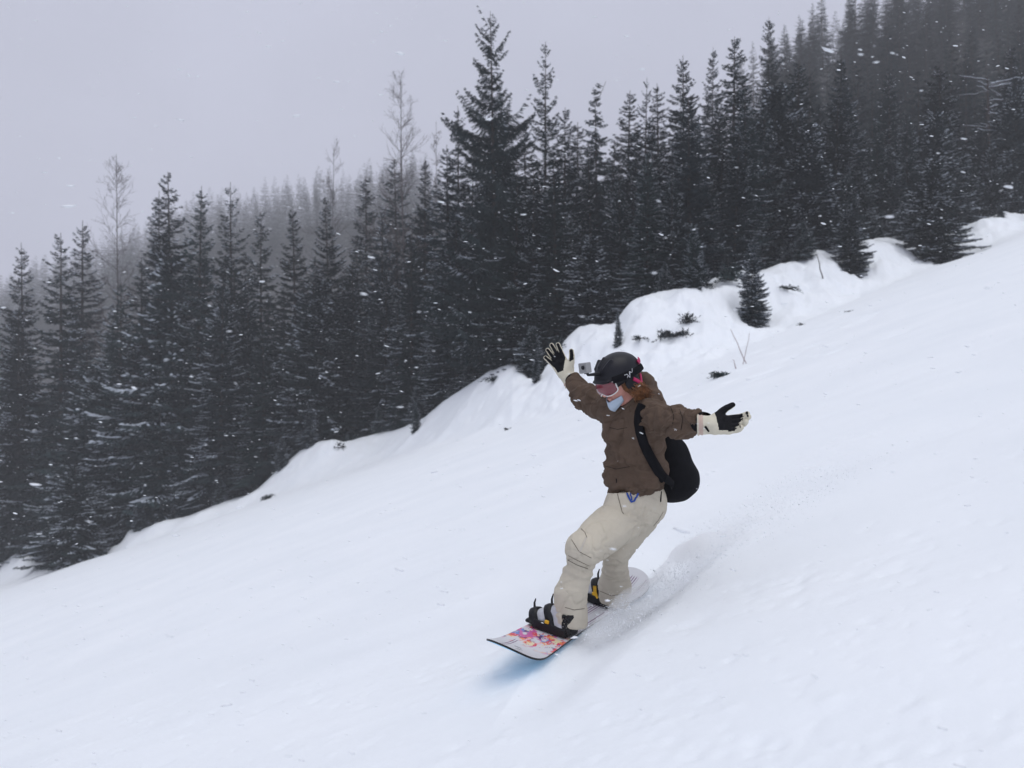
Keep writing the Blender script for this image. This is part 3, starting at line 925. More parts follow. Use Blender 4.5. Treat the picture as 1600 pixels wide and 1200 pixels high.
def s_cone(p, a, b, ra, rb):
    a = np.asarray(a, np.float32); b = np.asarray(b, np.float32); ab = b - a
    t = np.clip(((p - a) @ ab) / (ab @ ab), 0, 1)
    return np.linalg.norm(p - a - t[:, None] * ab, axis=1) - (ra + (rb - ra) * t)
def s_ell(p, c, R, M=None):
    q = p - np.asarray(c, np.float32)
    if M is not None: q = q @ np.asarray(M, np.float32).T
    R = np.asarray(R, np.float32)
    k0 = np.linalg.norm(q / R, axis=1); k1 = np.linalg.norm(q / (R * R), axis=1)
    return k0 * (k0 - 1) / (k1 + 1e-9)
def s_box(p, c, h, M=None, r=0.01):
    q = p - np.asarray(c, np.float32)
    if M is not None: q = q @ np.asarray(M, np.float32).T
    q = np.abs(q) - (np.asarray(h, np.float32) - r)
    return np.linalg.norm(np.maximum(q, 0), axis=1) + np.minimum(q.max(1), 0) - r
def smin(a, b, k):
    h = np.clip(0.5 + 0.5 * (b - a) / k, 0, 1)
    return b * (1 - h) + a * h - k * h * (1 - h)
def smax(a, b, k): return -smin(-a, -b, k)

def vnorm(v, f):
    a, b, c, d = (v[f[:, i]] for i in range(4))
    n = np.cross(c - a, d - b)
    vn = np.zeros_like(v)
    for i in range(4): np.add.at(vn, f[:, i], n)
    return unit(vn)

def smooth(v, f, it=1, lam=.5):
    e = np.vstack([f[:, [0, 1]], f[:, [1, 2]], f[:, [2, 3]], f[:, [3, 0]]])
    for _ in range(it):
        s = np.zeros_like(v); c = np.zeros(len(v))
        np.add.at(s, e[:, 0], v[e[:, 1]]); np.add.at(s, e[:, 1], v[e[:, 0]])
        np.add.at(c, e[:, 0], 1); np.add.at(c, e[:, 1], 1)
        v = v + lam * (s / np.maximum(c, 1)[:, None] - v)
    return v

def ridge(p, s, sharp=1.0):
    n = vnoise3(p, s)
    return 1 - np.abs(n) ** sharp * 2

def seg_param(v, a, b):
    a = np.asarray(a); b = np.asarray(b); ab = b - a
    t = ((v - a) @ ab) / (ab @ ab)
    tc = np.clip(t, 0, 1)
    return t, np.linalg.norm(v - a - tc[:, None] * ab, axis=1), np.linalg.norm(ab)

def folds(v, segs, amp, freq, seed, soft=.05):
    """rings and slanting creases round each limb segment (a, b, weight)"""
    out = np.zeros(len(v)); wsum = np.zeros(len(v)) + 1e-6
    for k, (a, b, wgt) in enumerate(segs):
        t, dist, L = seg_param(v, a, b)
        wv = np.exp(-(dist / .16) ** 2) * np.exp(-np.clip(np.maximum(-t, t - 1), 0, 9) * L / .05)
        s = t * L * freq
        warp = vnoise3(v * 7 + 11 * k, seed) * 2.6 + vnoise3(v * 15, seed + 5) * .9
        n = np.stack([s + warp, np.zeros_like(s) + k, vnoise3(v * 4, seed + 9) * 1.5], -1)
        r = 1 - 2 * np.abs(vnoise3(n, seed + 20)) ** .7
        out += wv * r * wgt; wsum += wv
    return amp * out / np.maximum(wsum, .4)

BASE = np.array([0.40, 4.70, -1.36])
person = empty("person", BASE)
tag(person, "person in brown jacket and beige trousers riding downhill with both arms flung wide", "person")

def piece(name, v, f, mats, parent=None, smooth_=True, origin=BASE):
    me = mesh(name, v - origin, f, smooth_)
    return link(name, me, mats, parent if parent is not None else person)

# ---- body frames
def frame(fwd, up):
    f = unit(np.asarray(fwd, float)); u = np.asarray(up, float); u = unit(u - (u @ f) * f); l = np.cross(u, f)
    return f, l, u
HF, HL, HU = frame((-.80, -.42, -.45), (0, 0, 1))      # head: forward, left, up
HC = P(966, 593, 4.66)
HM = np.stack([HF, HL, HU])                             # world -> head rows
def hw(x, y, z): return HC + HF * x + HL * y + HU * z

# joints
HIP = P(998, 788, 4.75)
HPL, HPR = P(989, 792, 4.64), P(994, 783, 4.82)
KNL, KNR = P(913, 856, 4.42), P(958, 862, 4.72)
ANL, ANR = P(892, 966, 4.46), P(960, 934, 4.90)
FTL, FTR = np.array([.215, 4.50, -1.330]), np.array([.510, 4.93, -1.290])
WAI = P(993, 735, 4.74)
CH = P(992, 672, 4.72)
NK = P(990, 632, 4.70)
SHL, SHR = P(1022, 652, 4.56), P(956, 638, 4.82)
ELL, WRL = P(1064, 661, 4.34), P(1101, 659, 4.15)
ELR, WRR = P(919, 624, 5.00), P(895, 594, 5.14)
BL = unit(np.array([.72, -.68, 0]))                     # the torso's own left
BF = unit(np.array([-.68, -.72, 0]))

M_SKIN = mat("skin", (0.62, 0.30, 0.24), 0.5, 0.4, .12, 30)
M_BROWN = mat("brown_jacket_cloth", (0.096, 0.064, 0.045), 0.85, 0.25, .14, 14, bump=.4, bscale=42)
M_BEIGE = mat("beige_trouser_cloth", (0.54, 0.49, 0.40), 0.85, 0.25, .05, 6, bump=.25, bscale=34)
creases(M_BEIGE, 3.2, .0022, .6, squash=(1, 1, 1.6), width=.035)
creases(M_BROWN, 4.0, .0030, .6, squash=(1, 1, 1.5), width=.05)
M_BLACK = mat("black_fabric", (0.005, 0.005, 0.007), 0.85, 0.12, .3, 30, bump=.3, bscale=300)
M_BPLAST = mat("black_plastic", (0.007, 0.007, 0.009), 0.42, 0.3)
M_HELM = mat("matt_black_shell", (0.006, 0.006, 0.010), 0.40, 0.28, .2, 8)
M_CREAM = mat("cream_leather", (0.60, 0.56, 0.45), 0.7, 0.3, .08, 25, bump=.2, bscale=90)
M_TRIM = mat("pinkish_glove_trim", (0.52, 0.40, 0.34), 0.8, 0.2)
M_PALM = mat("black_glove_palm", (0.006, 0.006, 0.008), 0.7, 0.15, .2, 30, bump=.3, bscale=120)
M_PINK = mat("magenta_trim", (0.42, 0.01, 0.09), 0.5, 0.4)
M_WHITE = mat("white_plastic", (0.72, 0.70, 0.68), 0.45, 0.4)
M_GREY = mat("light_grey_boot", (0.50, 0.51, 0.54), 0.6, 0.3, .12, 18, bump=.2, bscale=80)
M_YEL = mat("yellow_trim", (0.72, 0.40, 0.02), 0.5, 0.4)
M_MASK = mat("pale_blue_mask", (0.42, 0.50, 0.60), 0.85, 0.2, .05, 20, bump=.15, bscale=200)
M_HAIR = mat("auburn_hair", (0.23, 0.095, 0.032), 0.5, 0.5, .65, 45)
M_BLUE = mat("blue_lanyard", (0.01, 0.055, 0.30), 0.5, 0.4)
M_SILV = mat("silver_camera_case", (0.27, 0.27, 0.27), 0.35, 0.5)
M_LENS = mat("goggle_lens", (0.16, 0.018, 0.030), 0.12, 0.6, coat=.6)
M_GLASS = mat("dark_lens_glass", (0.01, 0.012, 0.015), 0.08, 0.8)
M_LOGO = mat("white_print", (0.75, 0.75, 0.78), 0.6, 0.3)

# ---- body: one continuous surface, the face in fine detail
def F_body(p):
    out = np.full(len(p), 9.0, np.float32)
    hm = np.linalg.norm(p - HC.astype(np.float32), axis=1) < .26
    ph = p[hm]
    q = (ph - HC.astype(np.float32)) @ HM.T.astype(np.float32)
    d = s_ell(q, (-.012, 0, .015), (.098, .078, .098))
    d = smin(d, s_ell(q, (.030, 0, -.065), (.066, .058, .068)), .03)       # jaw and cheeks
    d = smin(d, s_ell(q, (.072, 0, -.118), (.022, .026, .018)), .025)     # chin
    d = smin(d, s_cone(q, (.092, 0, .008), (.121, 0, -.038), .009, .012), .014)   # nose
    for s in (-1, 1):
        d = smin(d, s_ell(q, (.105, s * .013, -.041), (.011, .009, .008)), .008)   # nostrils
        d = smax(d, -s_ell(q, (.106, s * .033, -.002), (.016, .019, .012)), .012)  # eye sockets
        d = smin(d, s_ell(q, (.086, s * .033, -.002), (.0155, .013, .012)), .003)  # eyeballs
        d = smin(d, s_ell(q, (-.005, s * .079, -.012), (.022, .007, .032)), .006)  # ears
    d = smin(d, s_ell(q, (.098, 0, -.071), (.011, .024, .006)), .006)      # lips
    d = smin(d, s_ell(q, (.095, 0, -.083), (.011, .020, .007)), .006)
    ndk = s_cone(ph, hw(-.02, 0, -.07), NK, .052, .058)
    d = smin(d, ndk, .03)
    out[hm] = d
    b = s_cone(p, hw(-.02, 0, -.09), NK, .052, .058)
    b = smin(b, s_cone(p, NK, CH, .06, .095), .04)
    bh, bl, br_ = P(994, 784, 4.78), P(980, 800, 4.74), P(1000, 794, 4.84)
    kl, kr = P(912, 862, 4.45), P(961, 866, 4.76)
    for a_, c_, r1, r2 in ((CH, WAI, .085, .075), (WAI, bh, .075, .06), (CH, SHL, .08, .055), (CH, SHR, .08, .055),
                           (SHL, ELL, .050, .042), (ELL, WRL, .040, .028), (SHR, ELR, .050, .042), (ELR, WRR, .040, .028),
                           (bh, bl, .06, .06), (bh, br_, .06, .06), (bl, kl, .06, .050), (br_, kr, .06, .050),
                           (kl, P(896, 925, 4.45), .042, .048), (P(896, 925, 4.45), ANL, .048, .036), (kr, ANR, .045, .036), (ANL, FTL + (-.05, .02, .03), .036, .03), (ANR, FTR + (-.05, .02, .03), .036, .03)):
        b = smin(b, s_cone(p, a_, c_, r1, r2), .03)
    return smin(out, b, .02)
def axis_nu(lo, hi, flo, fhi, c, fi):
    return np.concatenate([np.arange(lo, flo, c), np.arange(flo, fhi, fi), np.arange(fhi, hi, c)])
bx_ = (axis_nu(.05, 1.15, HC[0] - .15, HC[0] + .10, .016, .0035), axis_nu(4.05, 5.3, HC[1] - .13, HC[1] + .13, .016, .0035), axis_nu(-1.42, .24, HC[2] - .17, HC[2] + .12, .016, .0035))
v, f = nets(F_body, bx_)
body = piece("body", smooth(v, f, 1, .4), f, M_SKIN)

# ---- trousers
def F_tr(p):
    d = s_cone(p, P(983, 786, 4.70), P(1006, 783, 4.78), .128, .128)
    d = smin(d, s_cone(p, HIP + (0, 0, .10), HIP, .128, .132), .05)
    l = s_cone(p, P(976, 808, 4.68), P(912, 858, 4.42), .130, .101)
    sh1, sh2 = P(893, 925, 4.45), P(889, 962, 4.47)
    l = smin(l, s_cone(p, P(908, 880, 4.43), sh1, .071, .083), .012)
    l = smin(l, s_cone(p, sh1, P(891, 976, 4.47), .083, .088), .03)
    r = s_cone(p, P(1003, 794, 4.80), P(960, 862, 4.74), .132, .088)
    r = smin(r, s_cone(p, P(961, 880, 4.77), P(960, 915, 4.86), .074, .088), .012)
    r = smin(r, s_cone(p, P(960, 915, 4.86), P(958, 952, 4.91), .088, .096), .03)
    d = smin(d, l, .05)
    d = smin(d, r, .018)
    # open hems, squared off above the boots
    axl = unit(ANL - KNL); axr = unit(ANR - KNR)
    d = smax(d, ((p - (ANL + axl * .030)) @ axl.astype(np.float32)), .015)
    d2 = ((p - (ANR + axr * .028)) @ axr.astype(np.float32)) 
    far = np.linalg.norm(p - (ANR + axr * .12), axis=1) - .17
    d = np.where(far < 0, np.maximum(d, d2), d)
    return d
v, f = nets(F_tr, grid((.06, 4.15, -1.44), (1.05, 5.22, -.38), .0072))
v = smooth(v, f, 2)
n = vnorm(v, f)
segsT = [(HPL, KNL, .8), (KNL, ANL + (0, 0, -.06), .7), (HPR, KNR, .9), (KNR, ANR + (0, 0, -.06), .8)]
dd = folds(v, segsT, .0060, 8, 5)
kn = np.exp(-(np.linalg.norm(v - (P(905, 888, 4.43)), axis=1) / .075) ** 2) + .9 * np.exp(-(np.linalg.norm(v - (P(961, 876, 4.77)), axis=1) / .07) ** 2)
tk = (v - KNL) @ unit(ANL - KNL)
dd = dd + .0115 * kn * np.sin(tk * 120 + vnoise3(v * 10, 3) * 6 + v[:, 0] * 25)
hemw = np.exp(-(np.linalg.norm(v - (ANL + (0, 0, -.05)), axis=1) / .14) ** 2) + np.exp(-(np.linalg.norm(v - (ANR + (0, 0, -.05)), axis=1) / .14) ** 2)
dd = dd + .006 * hemw * vnoise3(v * np.array([16, 16, 34]), 8)
wp = np.stack([vnoise3(v * 5, 82), vnoise3(v * 5, 83), vnoise3(v * 5, 84)], -1) * .9
cr1 = np.abs(vnoise3(v @ np.array([[7, 3, 2], [0, 8, 0], [-4, 0, 11.]]) + wp * 2.0, 35)); cr2 = np.abs(vnoise3(v * np.array([15, 13, 19]) + wp * 3, 36))
dd = dd + .0035 * vnoise3(v * 7, 31) + .0012 * vnoise3(v * 22, 32) - .0085 * np.exp(-(cr1 / .05) ** 2) - .0025 * np.exp(-(cr2 / .08) ** 2)
crotch = np.exp(-(np.linalg.norm(v - P(990, 800, 4.6), axis=1) / .13) ** 2)
rad_ = (v - P(1002, 812, 4.6)); dd = dd + .006 * crotch * np.sin(np.arctan2(rad_[:, 2], rad_[:, 0]) * 9 + vnoise3(v * 6, 4))
v = v + n * dd[:, None]
trousers = piece("trousers", smooth(v, f, 1, .3), f, M_BEIGE)
BV_T = BVHTree.FromPolygons([tuple(x) for x in v], f.tolist())

# ---- jacket
HEM = P(993, 752, 4.73)
def F_ja(p):
    d = 9.0
    for s in (-1, 1):
        t = s_cone(p, HEM + BL * .065 * s + (0, 0, .03), P(992, 705, 4.74) + BL * .058 * s, .123, .108)
        t = smin(t, s_cone(p, P(992, 705, 4.74) + BL * .058 * s, CH + BL * .068 * s, .110, .120), .04)
        t = smin(t, s_cone(p, CH + BL * .068 * s, (NK + BL * .09 * s) + (0, 0, -.045), .118, .082), .04)
        d = smin(d, t, .05) if not np.isscalar(d) else t
    d = smin(d, s_cone(p, SHL + (-.015, .04, .0), ELL, .088, .086), .045)
    d = smin(d, s_cone(p, ELL, WRL + (-.01, .02, 0), .084, .060), .03)
    d = smin(d, s_cone(p, SHR + (.01, -.02, -.005), ELR, .088, .080), .045)
    d = smin(d, s_cone(p, ELR, WRR + (.008, -.015, -.012), .078, .062), .03)
    # collar and bunched hood
    d = smin(d, s_cone(p, NK + (0, 0, -.01), NK + (-.025, -.015, .045), .085, .075), .03)
    d = smin(d, s_ell(p, P(1012, 622, 4.76), (.090, .11, .070)), .03)
    d = smin(d, s_ell(p, P(1003, 600, 4.78), (.065, .09, .055)), .03)
    d = smin(d, s_cone(p, P(1032, 632, 4.70), P(1018, 640, 4.60), .05, .04), .03)
    # the hem cut and the cuffs
    u = unit(P(986, 700, 4.74) - P(995, 766, 4.73)).astype(np.float32)
    cut = -((p - (P(995, 766, 4.73))) @ u)
    hemreg = (p[:, 2] < -.45)
    d = np.where(hemreg, smax(d, cut, .012), d)
    cl = (p - WRL) @ unit(WRL - ELL).astype(np.float32) + .012
    d = np.where(np.linalg.norm(p - WRL, axis=1) < .13, smax(d, cl, .008), d)
    cr_ = (p - WRR) @ unit(WRR - ELR).astype(np.float32) + .012
    d = np.where(np.linalg.norm(p - WRR, axis=1) < .13, smax(d, cr_, .008), d)
    # room for the head
    hq = (p - HC.astype(np.float32)) @ HM.T.astype(np.float32)
    d = smax(d, -s_ell(hq, (.02, 0, -.01), (.125, .10, .14)), .01)
    return d
v, f = nets(F_ja, grid((.20, 4.02, -.82), (1.16, 5.30, .16), .0068))
v = smooth(v, f, 2)
n = vnorm(v, f)
segsJ = [(SHL, ELL, 1.1), (ELL, WRL, 1.2), (SHR, ELR, 1.1), (ELR, WRR, 1.2)]
armw = sum(np.exp(-(seg_param(v, a, b)[1] / .12) ** 4) for a, b, _ in segsJ).clip(0, 1)
dd = armw * folds(v, segsJ, .0190, 13, 41)
tor = 1 - armw
zz = v[:, 2]
dd = dd + tor * (.0190 * (1 - 2 * np.abs(vnoise3(v * np.array([4.5, 4.5, 11]) + np.array([0, 0, 1]) * vnoise3(v * 4, 1)[:, None] * 2, 61)) ** .7) + .006 * vnoise3(v * 6, 66))
waist = np.exp(-((zz + .47) / .06) ** 2)
dd = dd + tor * waist * .009 * (1 - 2 * np.abs(vnoise3(np.stack([v[:, 0] * 5, v[:, 1] * 5, zz * 26], -1), 71)))
wp = np.stack([vnoise3(v * 5, 82), vnoise3(v * 5, 83), vnoise3(v * 5, 84)], -1) * .9
cr1 = np.abs(vnoise3(v * np.array([9, 9, 19]) + wp * 2.2, 85)); cr2 = np.abs(vnoise3(v * np.array([19, 15, 13]) + wp * 3, 86))
dd = dd - .0120 * np.exp(-(cr1 / .08) ** 2) - .0060 * np.exp(-(cr2 / .10) ** 2) + .003 * vnoise3(v * 18, 81)
u_ = unit(P(986, 700, 4.74) - P(995, 766, 4.73)); hd_ = (v - P(995, 766, 4.73)) @ u_
dd = dd - .007 * np.exp(-((hd_ - .035) / .006) ** 2) * (zz < -.4) - .016 * sstep(.02, 0, hd_) * (zz < -.5)
v = v + n * dd[:, None]
hood_w = np.exp(-(np.linalg.norm(v - P(1014, 615, 4.75), axis=1) / .11) ** 2)
v = v + n * (hood_w * .012 * np.sin((v @ np.array([30, 20, 62])) + vnoise3(v * 8, 7) * 3))[:, None]
jacket = piece("jacket", smooth(v, f, 1, .3), f, M_BROWN)
BV_J = BVHTree.FromPolygons([tuple(x) for x in v], f.tolist())

def onto(px, py, bv, lift=.004):
    """point of a garment that lies behind photograph pixel px, py"""
    r = P(px, py, 1.0); r = r / np.linalg.norm(r)
    h = bv.ray_cast(Vector((0, 0, 0)), Vector(r), 9)
    if h[0] is None: return None, None
    n_ = np.array(h[1]); n_ = n_ if n_ @ r < 0 else -n_
    return np.array(h[0]) + n_ * lift, n_

def ribbon(pts, nrm, width, thick=.003):
    pts = np.asarray(pts); nrm = unit(np.asarray(nrm)); k = len(pts)
    tg = unit(np.gradient(pts, axis=0)); side = unit(np.cross(tg, nrm))
    wd = np.broadcast_to(np.asarray(width, float), (k,))[:, None] / 2
    a = pts + side * wd; b = pts - side * wd
    c = b - nrm * thick; d = a - nrm * thick
    up = nrm * (thick * .5)
    v = np.stack([a, pts + up, b, c, d], 1).reshape(-1, 3)
    i = np.arange(k - 1)[:, None] * 5; j = np.arange(5)[None]; j2 = (j + 1) % 5
    f = np.stack([i + j, i + j2, i + 5 + j2, i + 5 + j], -1).reshape(-1, 4)
    f = np.vstack([f, [[0, 1, 2, 3], [0, 3, 4, 4]][:1], [[(k - 1) * 5 + q for q in (3, 2, 1, 0)]]])
    return v, f.astype(np.int32)

# waist details: pocket tag, zips and the blue lanyard
def seg_on(pxs, bv, width, lift=.004, n=14):
    pts, nn = [], []
    pxs = np.asarray(pxs, float); cum = np.r_[0, np.cumsum(np.linalg.norm(np.diff(pxs, axis=0), axis=1))]
    for s in np.linspace(0, cum[-1], n):
        a, b = onto(np.interp(s, cum, pxs[:, 0]), np.interp(s, cum, pxs[:, 1]), bv, lift)
        if a is not None: pts.append(a); nn.append(b)
    nn = np.array(nn); nn = unit(nn + np.roll(nn, 1, 0) * .5 + np.roll(nn, -1, 0) * .5) if len(nn) > 2 else nn
    return ribbon(pts, nn, width)
v, f = seg_on([(979, 771), (986, 785), (990, 783), (997, 771)], BV_T, .010, .006, 16); piece("lanyard", v, f, M_BLUE, smooth_=False)
v, f = seg_on([(985, 771), (987, 782)], BV_T, .007, .007, 6); piece("lanyard", v, f, M_BLUE, smooth_=False)
v, f = seg_on([(944, 762), (958, 764)], BV_J, .028, .004, 6); tg_ = piece("hem_label", v, f, M_BLACK, smooth_=False)
v, f = seg_on([(947, 763), (955, 764)], BV_J, .005, .007, 6); piece("hem_label_print", v, f, M_LOGO, smooth_=False)
v, f = seg_on([(1033, 768), (1032, 784)], BV_T, .008, .003, 6); piece("pocket_zip", v, f, M_BLACK, smooth_=False)
v, f = seg_on([(906, 862), (916, 840)], BV_T, .010, .002, 8); piece("knee_seam", v, f, mat("pale_seam", (.50, .46, .40), .8, .2), smooth_=False)
v, f = seg_on([(965, 772), (972, 800), (974, 803)], BV_T, .004, .002, 10); piece("fly_seam", v, f, mat("dark_seam_and_crease_shade", (.17, .15, .12), .8, .2), smooth_=False)
v, f = seg_on([(963, 748), (964, 757), (966, 765)], BV_J, .005, .003, 6); piece("pocket_seam", v, f, M_BLACK, smooth_=False)

M_DSEAM_SHADE = bpy.data.materials["dark_seam_and_crease_shade"]  # real seams, and the painted shade of the knee creases
for nm, pts_ in (("pocket_seam", [(893, 843), (905, 862), (924, 872)]), ("thigh_seam", [(908, 826), (914, 832), (917, 840)]), ("seat_seam", [(1036, 800), (1029, 812), (1021, 822)]),
                 ("knee_crease_shade", [(888, 868), (903, 876), (920, 884)]), ("knee_crease_shade", [(887, 875), (902, 883), (919, 889)]), ("hem_seam", [(883, 949), (897, 953), (913, 951)]),  # knee creases: fold shade drawn as thin dark ribbons on the cloth
                 ("hem_seam", [(934, 922), (955, 931), (982, 927)])):
    v, f = seg_on(pts_, BV_T, .0035, .001, 14); piece(nm, v, f, M_DSEAM_SHADE, smooth_=False)
for pts_ in ([(952, 668), (965, 671), (980, 668)], [(946, 728), (962, 733), (984, 729)], [(1062, 640), (1067, 655), (1064, 672)], [(1048, 636), (1053, 650), (1050, 668)]):
    v, f = seg_on(pts_, BV_J, .003, .001, 12); piece("jacket_seam", v, f, M_BLACK, smooth_=False)
# skin stays under the cloth, the shirt tail of the trousers under the jacket
def coords(o):
    v = np.zeros(len(o.data.vertices) * 3); o.data.vertices.foreach_get('co', v); n = np.zeros_like(v); o.data.vertices.foreach_get('normal', n)
    return v.reshape(-1, 3) + BASE, n.reshape(-1, 3)
def setco(o, v):
    o.data.vertices.foreach_set('co', (v - BASE).astype(np.float32).ravel()); o.data.update()
u_ = unit(P(986, 700, 4.74) - P(995, 766, 4.73))
v, n = coords(body)
for _ in range(5):
    dist = np.minimum(F_tr(v.astype(np.float32)), F_ja(v.astype(np.float32)))
    m_ = (np.linalg.norm(v - HC, axis=1) > .20) & (dist > -.035) & (np.linalg.norm(v - WRL, axis=1) > .12) & (np.linalg.norm(v - WRR, axis=1) > .12)
    v[m_] -= n[m_] * np.clip(dist[m_] + .035, 0, .012)[:, None]
    setco(body, v); v, n = coords(body)
v, n = coords(trousers)
m_ = ((v - P(995, 766, 4.73)) @ u_) > .012
v[m_] -= n[m_] * .040; setco(trousers, v)
v, n = coords(jacket)
h_ = (v - P(995, 766, 4.73)) @ u_
for _ in range(3):
    dist = F_tr(v.astype(np.float32)); m_ = (h_ < .10) & (h_ > -.03) & (dist < .012)
    v[m_] += n[m_] * np.clip(.012 - dist[m_], 0, .01)[:, None]
setco(jacket, v)

# ---- gloves
def glove(wr, fd, pn, hand, scale, curl, spread, parent=person):
    fd = unit(np.asarray(fd, float)); pn = np.asarray(pn, float); pn = unit(pn - (pn @ fd) * fd)
    td = np.cross(pn, fd) if hand == 'L' else np.cross(fd, pn)         # towards the thumb
    M = np.stack([fd, td, pn])
    def W(a): return wr + (np.asarray(a, float) * scale) @ M
    prims = [((-.012, 0, 0), (.015, 0, 0), .040, .038)]
    fing = []
    base = [(.098, .033, 0), (.104, .012, 0), (.100, -.010, 0), (.090, -.030, 0)]
    lens = [.078, .086, .080, .064]
    for i, (b, L) in enumerate(zip(base, lens)):
        a = spread[i]; c = curl[i]
        p0 = np.array([.045, b[1] * .7, .0]); p1 = np.array(b)
        pts = [p0, p1]; ang = c * .35
        for q, fr in enumerate((.46, .32, .26)):
            dv = np.array([math.cos(ang) * math.cos(a), math.sin(a), math.sin(ang)])
            pts.append(pts[-1] + dv * L * fr); ang += c * .6
        fing.append((pts, (.0165, .0150, .0135, .0128, .0118)))
    th = [np.array([.030, .030, .004]), np.array([.058, .056, .012]), np.array([.084, .076, .018]), np.array([.108, .088, .020])]
    fing.append((th, (.020, .0175, .0150, .0128)))
    def F(p):
        q = ((p - wr.astype(np.float32)) @ M.T.astype(np.float32)) / scale
        d = s_box(q, (.060, 0, -.002), (.050, .044, .019), None, .018)
        d = smin(d, s_cone(q, (-.005, 0, 0), (.03, 0, 0), .034, .032), .025)
        d = smin(d, s_ell(q, (.045, .026, .010), (.034, .020, .016)), .012)      # ball of the thumb
        cuff = s_cone(q, (-.050, 0, 0), (-.004, 0, 0), .047, .041)
        cuff = smax(cuff, -q[:, 0] - .048, .004)
        d = smin(d, cuff, .008)
        for pts, rr in fing:
            fd_ = 9.0
            for k in range(len(pts) - 1):
                c_ = s_cone(q, pts[k], pts[k + 1], rr[k], rr[k + 1])
                fd_ = c_ if np.isscalar(fd_) else np.minimum(fd_, c_)
            d = smin(d, fd_, .0045 if len(pts) > 4 else .012)
        return d * scale
    r = .25
    v, f = nets(F, grid(wr - (r - .03) + 0 * wr, wr + (r - .03), .0031))
    v = smooth(v, f, 1, .5)
    n_ = vnorm(v, f)
    q = ((v - wr) @ M.T) / scale
    cw = sstep(-.01, -.03, q[:, 0])
    v = v + n_ * (.0022 * cw * np.sin(q[:, 0] * 420))[:, None] + n_ * (.0012 * vnoise3(v * 60, 5))[:, None]
    o = piece("glove", v, f, [M_CREAM, M_PALM, M_TRIM], parent)
    fc = q[f].mean(1); fn = unit(n_[f].mean(1)) @ M.T
    m = np.zeros(len(f), np.int32)
    palm = (fn[:, 2] > np.where(fc[:, 0] > .085, .74, .35)) & ((hand == 'L') | (fc[:, 0] > .035 + 1.15 * np.maximum(fc[:, 1] + .01, -.01))) & (fc[:, 0] > .040 - .2 * fc[:, 1]) & ((hand == 'R') | (fc[:, 0] < .138) | ((fc[:, 1] > .004) & (fc[:, 0] < .172))) & (np.abs(fc[:, 1]) < .036 + 9 * (fc[:, 0] > .085) + 9 * (fc[:, 1] > 0))
    palm |= (fn[:, 2] > (.15 if hand == 'L' else .75)) & (fc[:, 1] > .05) & (fc[:, 0] > .062)
    m[palm] = 1
    m[(fc[:, 0] < -.020) & (fc[:, 0] > -.040)] = 2
    o.data.polygons.foreach_set('material_index', m)
    return o, W, M
gl, WL_, ML_ = glove(P(1106, 664, 4.12), (.95, -.22, .02), (-.20, -.80, .50), 'L', 1.12, (.55, .75, .80, .75), (.02, .0, -.02, -.05))
gr, WR_, MR_ = glove(P(888, 589, 5.17), (-.50, .12, .80), (-.05, -1, .0), 'R', 1.16, (.28, .22, .26, .35), (.16, .04, -.08, -.26))
def add_tab(W, name, a, b, r, m_, parent):
    v, f = tube([W(a), (np.array(W(a)) + W(b)) / 2, W(b)], [r, r, r * .8], 6)
    return piece(name, v, f.astype(np.int32), m_, parent)
add_tab(WL_, "wrist_tab", (-.012, -.028, .040), (.004, -.050, .030), .006, M_BLACK, person)
# dark under-cuffs between sleeve and glove
for wr_, e_ in ((WRL, ELL), (WRR, ELR)):
    a_ = unit(wr_ - e_)
    v, f = tube([wr_ - a_ * .05, wr_ - a_ * .01, wr_ + a_ * .012], [.052, .051, .047], 20)
    piece("inner_cuff", v, f.astype(np.int32), M_BLACK)

# ---- helmet
def F_hel(p):
    q = (p - HC.astype(np.float32)) @ HM.T.astype(np.float32)
    d = s_ell(q, (-.012, 0, .028), (.142, .118, .122))
    low = -(q[:, 2] - (.030 - .02 * sstep(.0, -.12, q[:, 0]) * 2.2))       # rim: high in front, lower behind
    d = smax(d, low, .012)
    br = s_ell(q, (.108, 0, .040), (.026, .080, .012))                      # short peak
    d = smin(d, br, .012)
    for s in (-1, 1):                                                       # soft ear flaps
        d = smin(d, s_ell(q, (-.022, s * .092, -.022), (.048, .020, .060)), .010)
    d = smin(d, s_ell(q, (-.125, 0, .005), (.020, .055, .028)), .02)        # rear clip block
    d = smax(d, -s_ell(q, (-.005, 0, .005), (.108, .088, .104)), .006)
    # raised ridges of the vents
    for s in (-1, 0, 1):
        d = smin(d, s_cone(q, (.085, s * .045, .118 - abs(s) * .012), (.035, s * .060, .146 - abs(s) * .014), .008, .010), .010)
    return d
v, f = nets(F_hel, grid(HC - .20, HC + .20, .0042))
helmet = piece("helmet", smooth(v, f, 1, .4), f, M_HELM)

def band(cx, cz, rx, ry, z_of, a0, a1, w_, th, nseg=40, flare=0.0, slope=0.0):
    """belt round the helmet: head-frame ellipse, angle 0 = front, + = her left"""
    pts, nn, = [], []
    for a in np.linspace(a0, a1, nseg):
        x, y = rx * math.cos(a), ry * math.sin(a)
        pts.append(hw(cx + x, y, cz + z_of(a)))
        nn.append(HM.T @ unit(np.array([x / rx ** 2, y / ry ** 2, slope])))
    return ribbon(pts, nn, w_, th)
v, f = band(-.012, .0, .149, .123, lambda a: .030 + .012 * math.cos(a) , .80, 2 * math.pi - .80, .038, .006, 60, slope=1.5)
gstrap = piece("goggle_strap", v, f, M_BLACK, helmet, origin=BASE)
